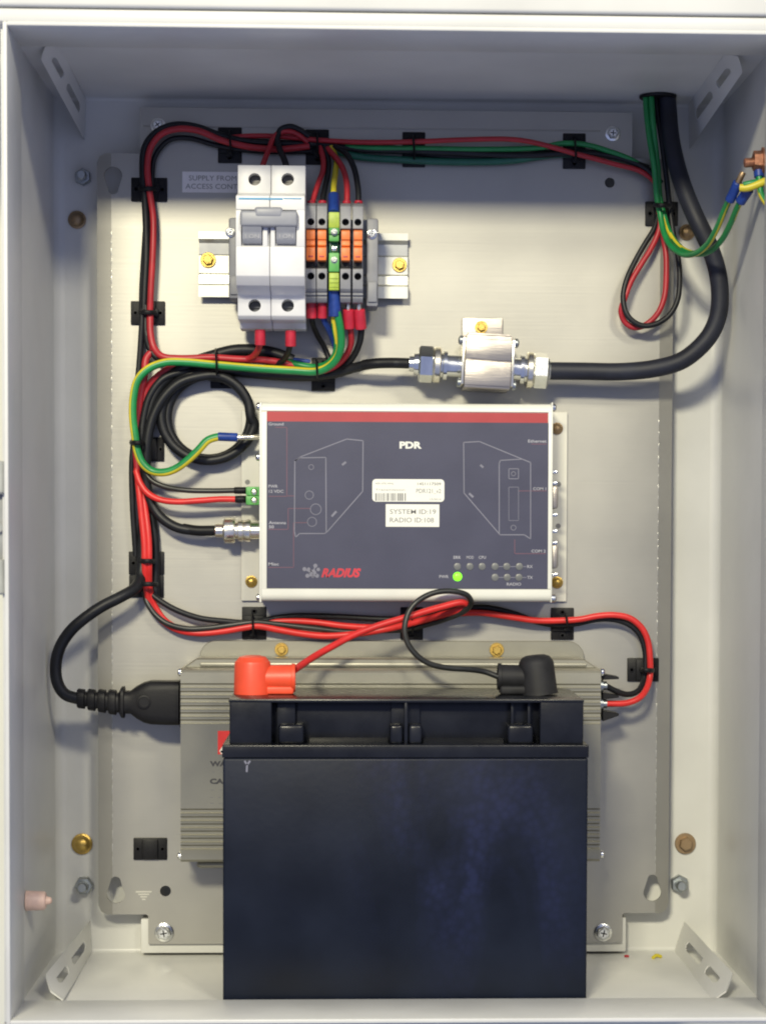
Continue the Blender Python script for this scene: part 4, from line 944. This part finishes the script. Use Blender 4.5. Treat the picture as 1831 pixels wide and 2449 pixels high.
# --- right side
wire('heavy black feeder cable coming through the ceiling and looping to the arrester', [(1594, 228, 8), (1597, 268, 9), (1603, 330, 14), (1620, 407, 22), (1643, 475, 30), (1667, 530, 34), (1692, 582, 34), (1712, 640, 33), (1720, 695, 32), (1717, 750, 31), (1700, 795, 30), (1670, 832, 29), (1626, 864, 27), (1560, 882, 24), (1480, 889, 21), (1400, 888, 20), (1312, 887, 20)], 4.9, 'feeder', name='feeder_cable', cat='cable', group=None)
wire('long black wire of the right hand loop', [(1566, 228, 7), (1570, 268, 8), (1580, 330, 10), (1592, 420, 10), (1600, 494, 8), (1608, 553, 9), (1620, 613, 12), (1624, 665, 13), (1618, 720, 14), (1596, 757, 14), (1560, 777, 14), (1528, 777, 14), (1500, 755, 14), (1489, 717, 13), (1496, 673, 12), (1519, 622, 10), (1543, 580, 9), (1563, 547, 8), (1572, 515, 6)], 1.55, 'blackwire')
wire('red wire of the right hand loop', [(1574, 505, 6), (1575, 548, 8), (1557, 592, 9), (1532, 632, 10), (1508, 673, 11), (1494, 710, 12), (1484, 745, 11), (1492, 768, 10), (1510, 782, 10), (1530, 782, 10), (1555, 768, 11), (1575, 744, 12), (1588, 708, 12), (1592, 658, 11), (1591, 604, 10), (1583, 555, 8), (1578, 510, 6)], 1.6, 'red')
wire('green earth wire from the ceiling looping to the upper blue lug', [(1543, 228, 10), (1545, 268, 11), (1552, 330, 13), (1564, 404, 14), (1570, 473, 12), (1577, 510, 12), (1586, 555, 16), (1603, 588, 24), (1632, 608, 36), (1662, 606, 50), (1690, 585, 64), (1712, 548, 78), (1730, 505, 90), (1746, 470, 100)], 1.65, 'green', stripe=0.13, phase=0.25, twist=0.001,
     ends=[('blue_sleeve', (1743, 481, 99), (1764, 436, 106), 2.6, 'blue'), ('lug', (1763, 438, 106), (1776, 412, 108), 1.6, 'copper')])
wire('green and yellow wire looping to the lower blue lug', [(1556, 228, 12), (1560, 290, 13), (1572, 404, 11), (1577, 473, 9), (1588, 520, 10), (1602, 560, 15), (1626, 592, 24), (1660, 607, 38), (1694, 602, 54), (1724, 574, 70), (1746, 534, 86), (1762, 496, 98), (1772, 476, 103)], 1.6, 'green', stripe=0.16, phase=0.3, twist=0.006,
     ends=[('blue_sleeve', (1768, 484, 102), (1790, 452, 108), 2.7, 'blue'), ('lug', (1789, 453, 108), (1800, 436, 110), 1.6, 'copper')])
wire('yellow and green earth wire leaving past the right edge of the opening', [(1768, 449, 112), (1785, 449, 113), (1805, 443, 114), (1832, 432, 116), (1870, 415, 122), (1930, 400, 140)], 2.0, 'yellow', stripe=None, ends=[('green_band', (1776, 442, 113), (1812, 434, 114), 1.5, 'green')])
wire('blue ended earth wire hanging behind the stud on the right wall', [(1812, 412, 112), (1816, 440, 113), (1818, 462, 114), (1834, 490, 117)], 1.6, 'green', stripe=0.4, ends=[('blue_sleeve', (1812, 402, 111), (1814, 424, 112), 2.6, 'blue')])
es = thing('earth_stud', 'coppery earthing stud with nuts on the right wall', 'stud', Wd(1815, 385, 112))
A = Wd(1778, 390, 112); bm = bmesh.new(); cyl(bm, A, V(XR + 2.6, 112, A.z + 1), 2.4, 16, .5); part('thread', bm, MT['redcopper'], es)
bm = bmesh.new(); B = Wd(1800, 385, 112); lathe(bm, B, Vector((1, 0, 0)), [(0, 5.2), (4, 5.4), (4.2, 7), (5.4, 7)], 6); part('nut', bm, MT['redcopper'], es)

# ================================================================== CABLE MOUNTS
def pad_mesh():
    bm = bmesh.new()
    box(bm, -9.6, 9.6, 0.05, 1.4, -6.4, 6.4, .5, 2)
    box(bm, -4.6, 4.6, 1.2, 3.0, -5.8, 5.8, .7, 2)
    for s in (-1, 1): lathe(bm, V(s * 7.0, 1.3, 0), Vector((0, -1, 0)), [(0, 1.7), (.35, 1.6), (.4, .9), (.1, .8)], 14)
    me = mesh_from('base', bm, MT['black']); return me
PAD = pad_mesh()
MG = 'black screw-down cable mounts on the back plate'
def mount(x0, y0, x1, y1, vert, label, tie=None):
    """tie: list of pixel/depth points of the strap"""
    c = Wd((x0 + x1) / 2, (y0 + y1) / 2, 0.05)
    t = thing('cable_mount', label, 'cable mount', c, MG)
    o = bpy.data.objects.new('base', PAD); COL.objects.link(o); o.parent = t
    L, H = (x1 - x0) / 4.28, (y1 - y0) / 4.28
    if vert: o.rotation_euler = (0, PI / 2, 0); o.scale = (H / 19.2, 1, L / 12.8)
    else: o.scale = (L / 19.2, 1, H / 12.8)
    if tie:
        bm = bmesh.new(); tube(bm, P3(tie), 1.3, seg=10, flat=0.45, n=5); part('cable_tie', bm, MT['black'], t)
        P = Wd(tie[-1][0], tie[-1][1], tie[-1][2]); bm = bmesh.new(); box(bm, P.x - 1.7, P.x + 1.7, -P.y - 1.6, -P.y + 1.6, P.z - 2.2, P.z + 2.2, .5); part('tie_head', bm, MT['black'], t)
    return t
def vt(x, y0, y1, h): return [(x, y0, 2), (x, y0 + 2, h * .7), (x + 1, (y0 * 2 + y1) / 3, h), (x + 2, (y0 + y1 * 2) / 3, h), (x + 2, y1 - 1, h * .7), (x + 1, y1, 3)]
def ht(y, x0, x1, h): return [(x0, y, 2), (x0 + 2, y, h * .7), ((x0 * 2 + x1) / 3, y + 1, h), ((x0 + x1 * 2) / 3, y + 1, h), (x1 - 1, y + 2, h * .7), (x1, y + 2, 3)]
mount(315, 426, 400, 482, 0, 'cable mount at the top of the left loom, below the bend', ht(450, 334, 374, 12))
mount(522, 306, 578, 390, 1, 'upright cable mount above the circuit breaker, left of it', vt(549, 316, 366, 12))
mount(731, 311, 786, 394, 1, 'upright cable mount above the terminal blocks', vt(758, 322, 370, 12))
mount(962, 317, 1016, 400, 1, 'upright cable mount halfway along the top run', vt(988, 328, 376, 12))
mount(1345, 320, 1399, 404, 1, 'upright cable mount at the right of the top run near a screw', vt(1374, 334, 380, 12))
mount(314, 721, 395, 777, 0, 'cable mount on the left loom beside the bottom of the breaker', ht(746, 334, 372, 12))
mount(504, 846, 560, 929, 1, 'upright cable mount overlapping the top of the black coil', vt(516, 838, 893, 22))
mount(745, 856, 801, 935, 1, 'upright cable mount below the terminal blocks, strapping the green wire', vt(756, 862, 899, 23))
mount(333, 1046, 393, 1103, 0, 'cable mount inside the left loom beside the black coil', ht(1058, 312, 345, 23))
mount(309, 1319, 393, 1374, 0, 'upper of two stacked cable mounts in the lower left loom', ht(1341, 334, 370, 17))
mount(310, 1375, 392, 1429, 0, 'lower of two stacked cable mounts, beside the power cord bend', ht(1396, 332, 376, 17))
mount(579, 1451, 637, 1529, 1, 'upright cable mount below the left end of the radio', vt(603, 1472, 1512, 12))
mount(957, 1452, 1011, 1530, 1, 'upright cable mount behind the thin black battery lead', vt(984, 1463, 1510, 14))
mount(1316, 1453, 1371, 1530, 1, 'upright cable mount below the right end of the radio', vt(1353, 1470, 1500, 13))
mount(1498, 1573, 1574, 1630, 0, 'cable mount at the right of the inverter, red wire strapped to it', ht(1602, 1530, 1562, 16))
mount(1541, 483, 1620, 541, 0, 'cable mount at the neck of the right hand wire loop', ht(490, 1562, 1604, 18))
mount(320, 2003, 400, 2056, 0, 'empty cable mount with no wires, bottom left of the plate')

# small debris on the floor and rail
bm = bmesh.new(); tube(bm, [V(wx(1560, 2262, 10), 10, ZB + -1.6), V(wx(1569, 2262, 8), 8, ZB - .6), V(wx(1580, 2264, 7), 7, ZB - 1.5)], 1.0, seg=8); solo('wire_clipping', bm, MT['yellow'], 'tiny yellow wire clipping on the cabinet floor near the right bracket', 'clipping')
bm = bmesh.new(); tube(bm, [V(wx(1491, 2293, 0), 4, ZB - 1.8), V(wx(1496, 2293, 0), 5, ZB - 1.4), V(wx(1499, 2293, 0), 5, ZB - 1.8)], .7, seg=8); solo('wire_clipping', bm, MT['red'], 'tiny red speck of insulation on the cabinet floor', 'clipping')
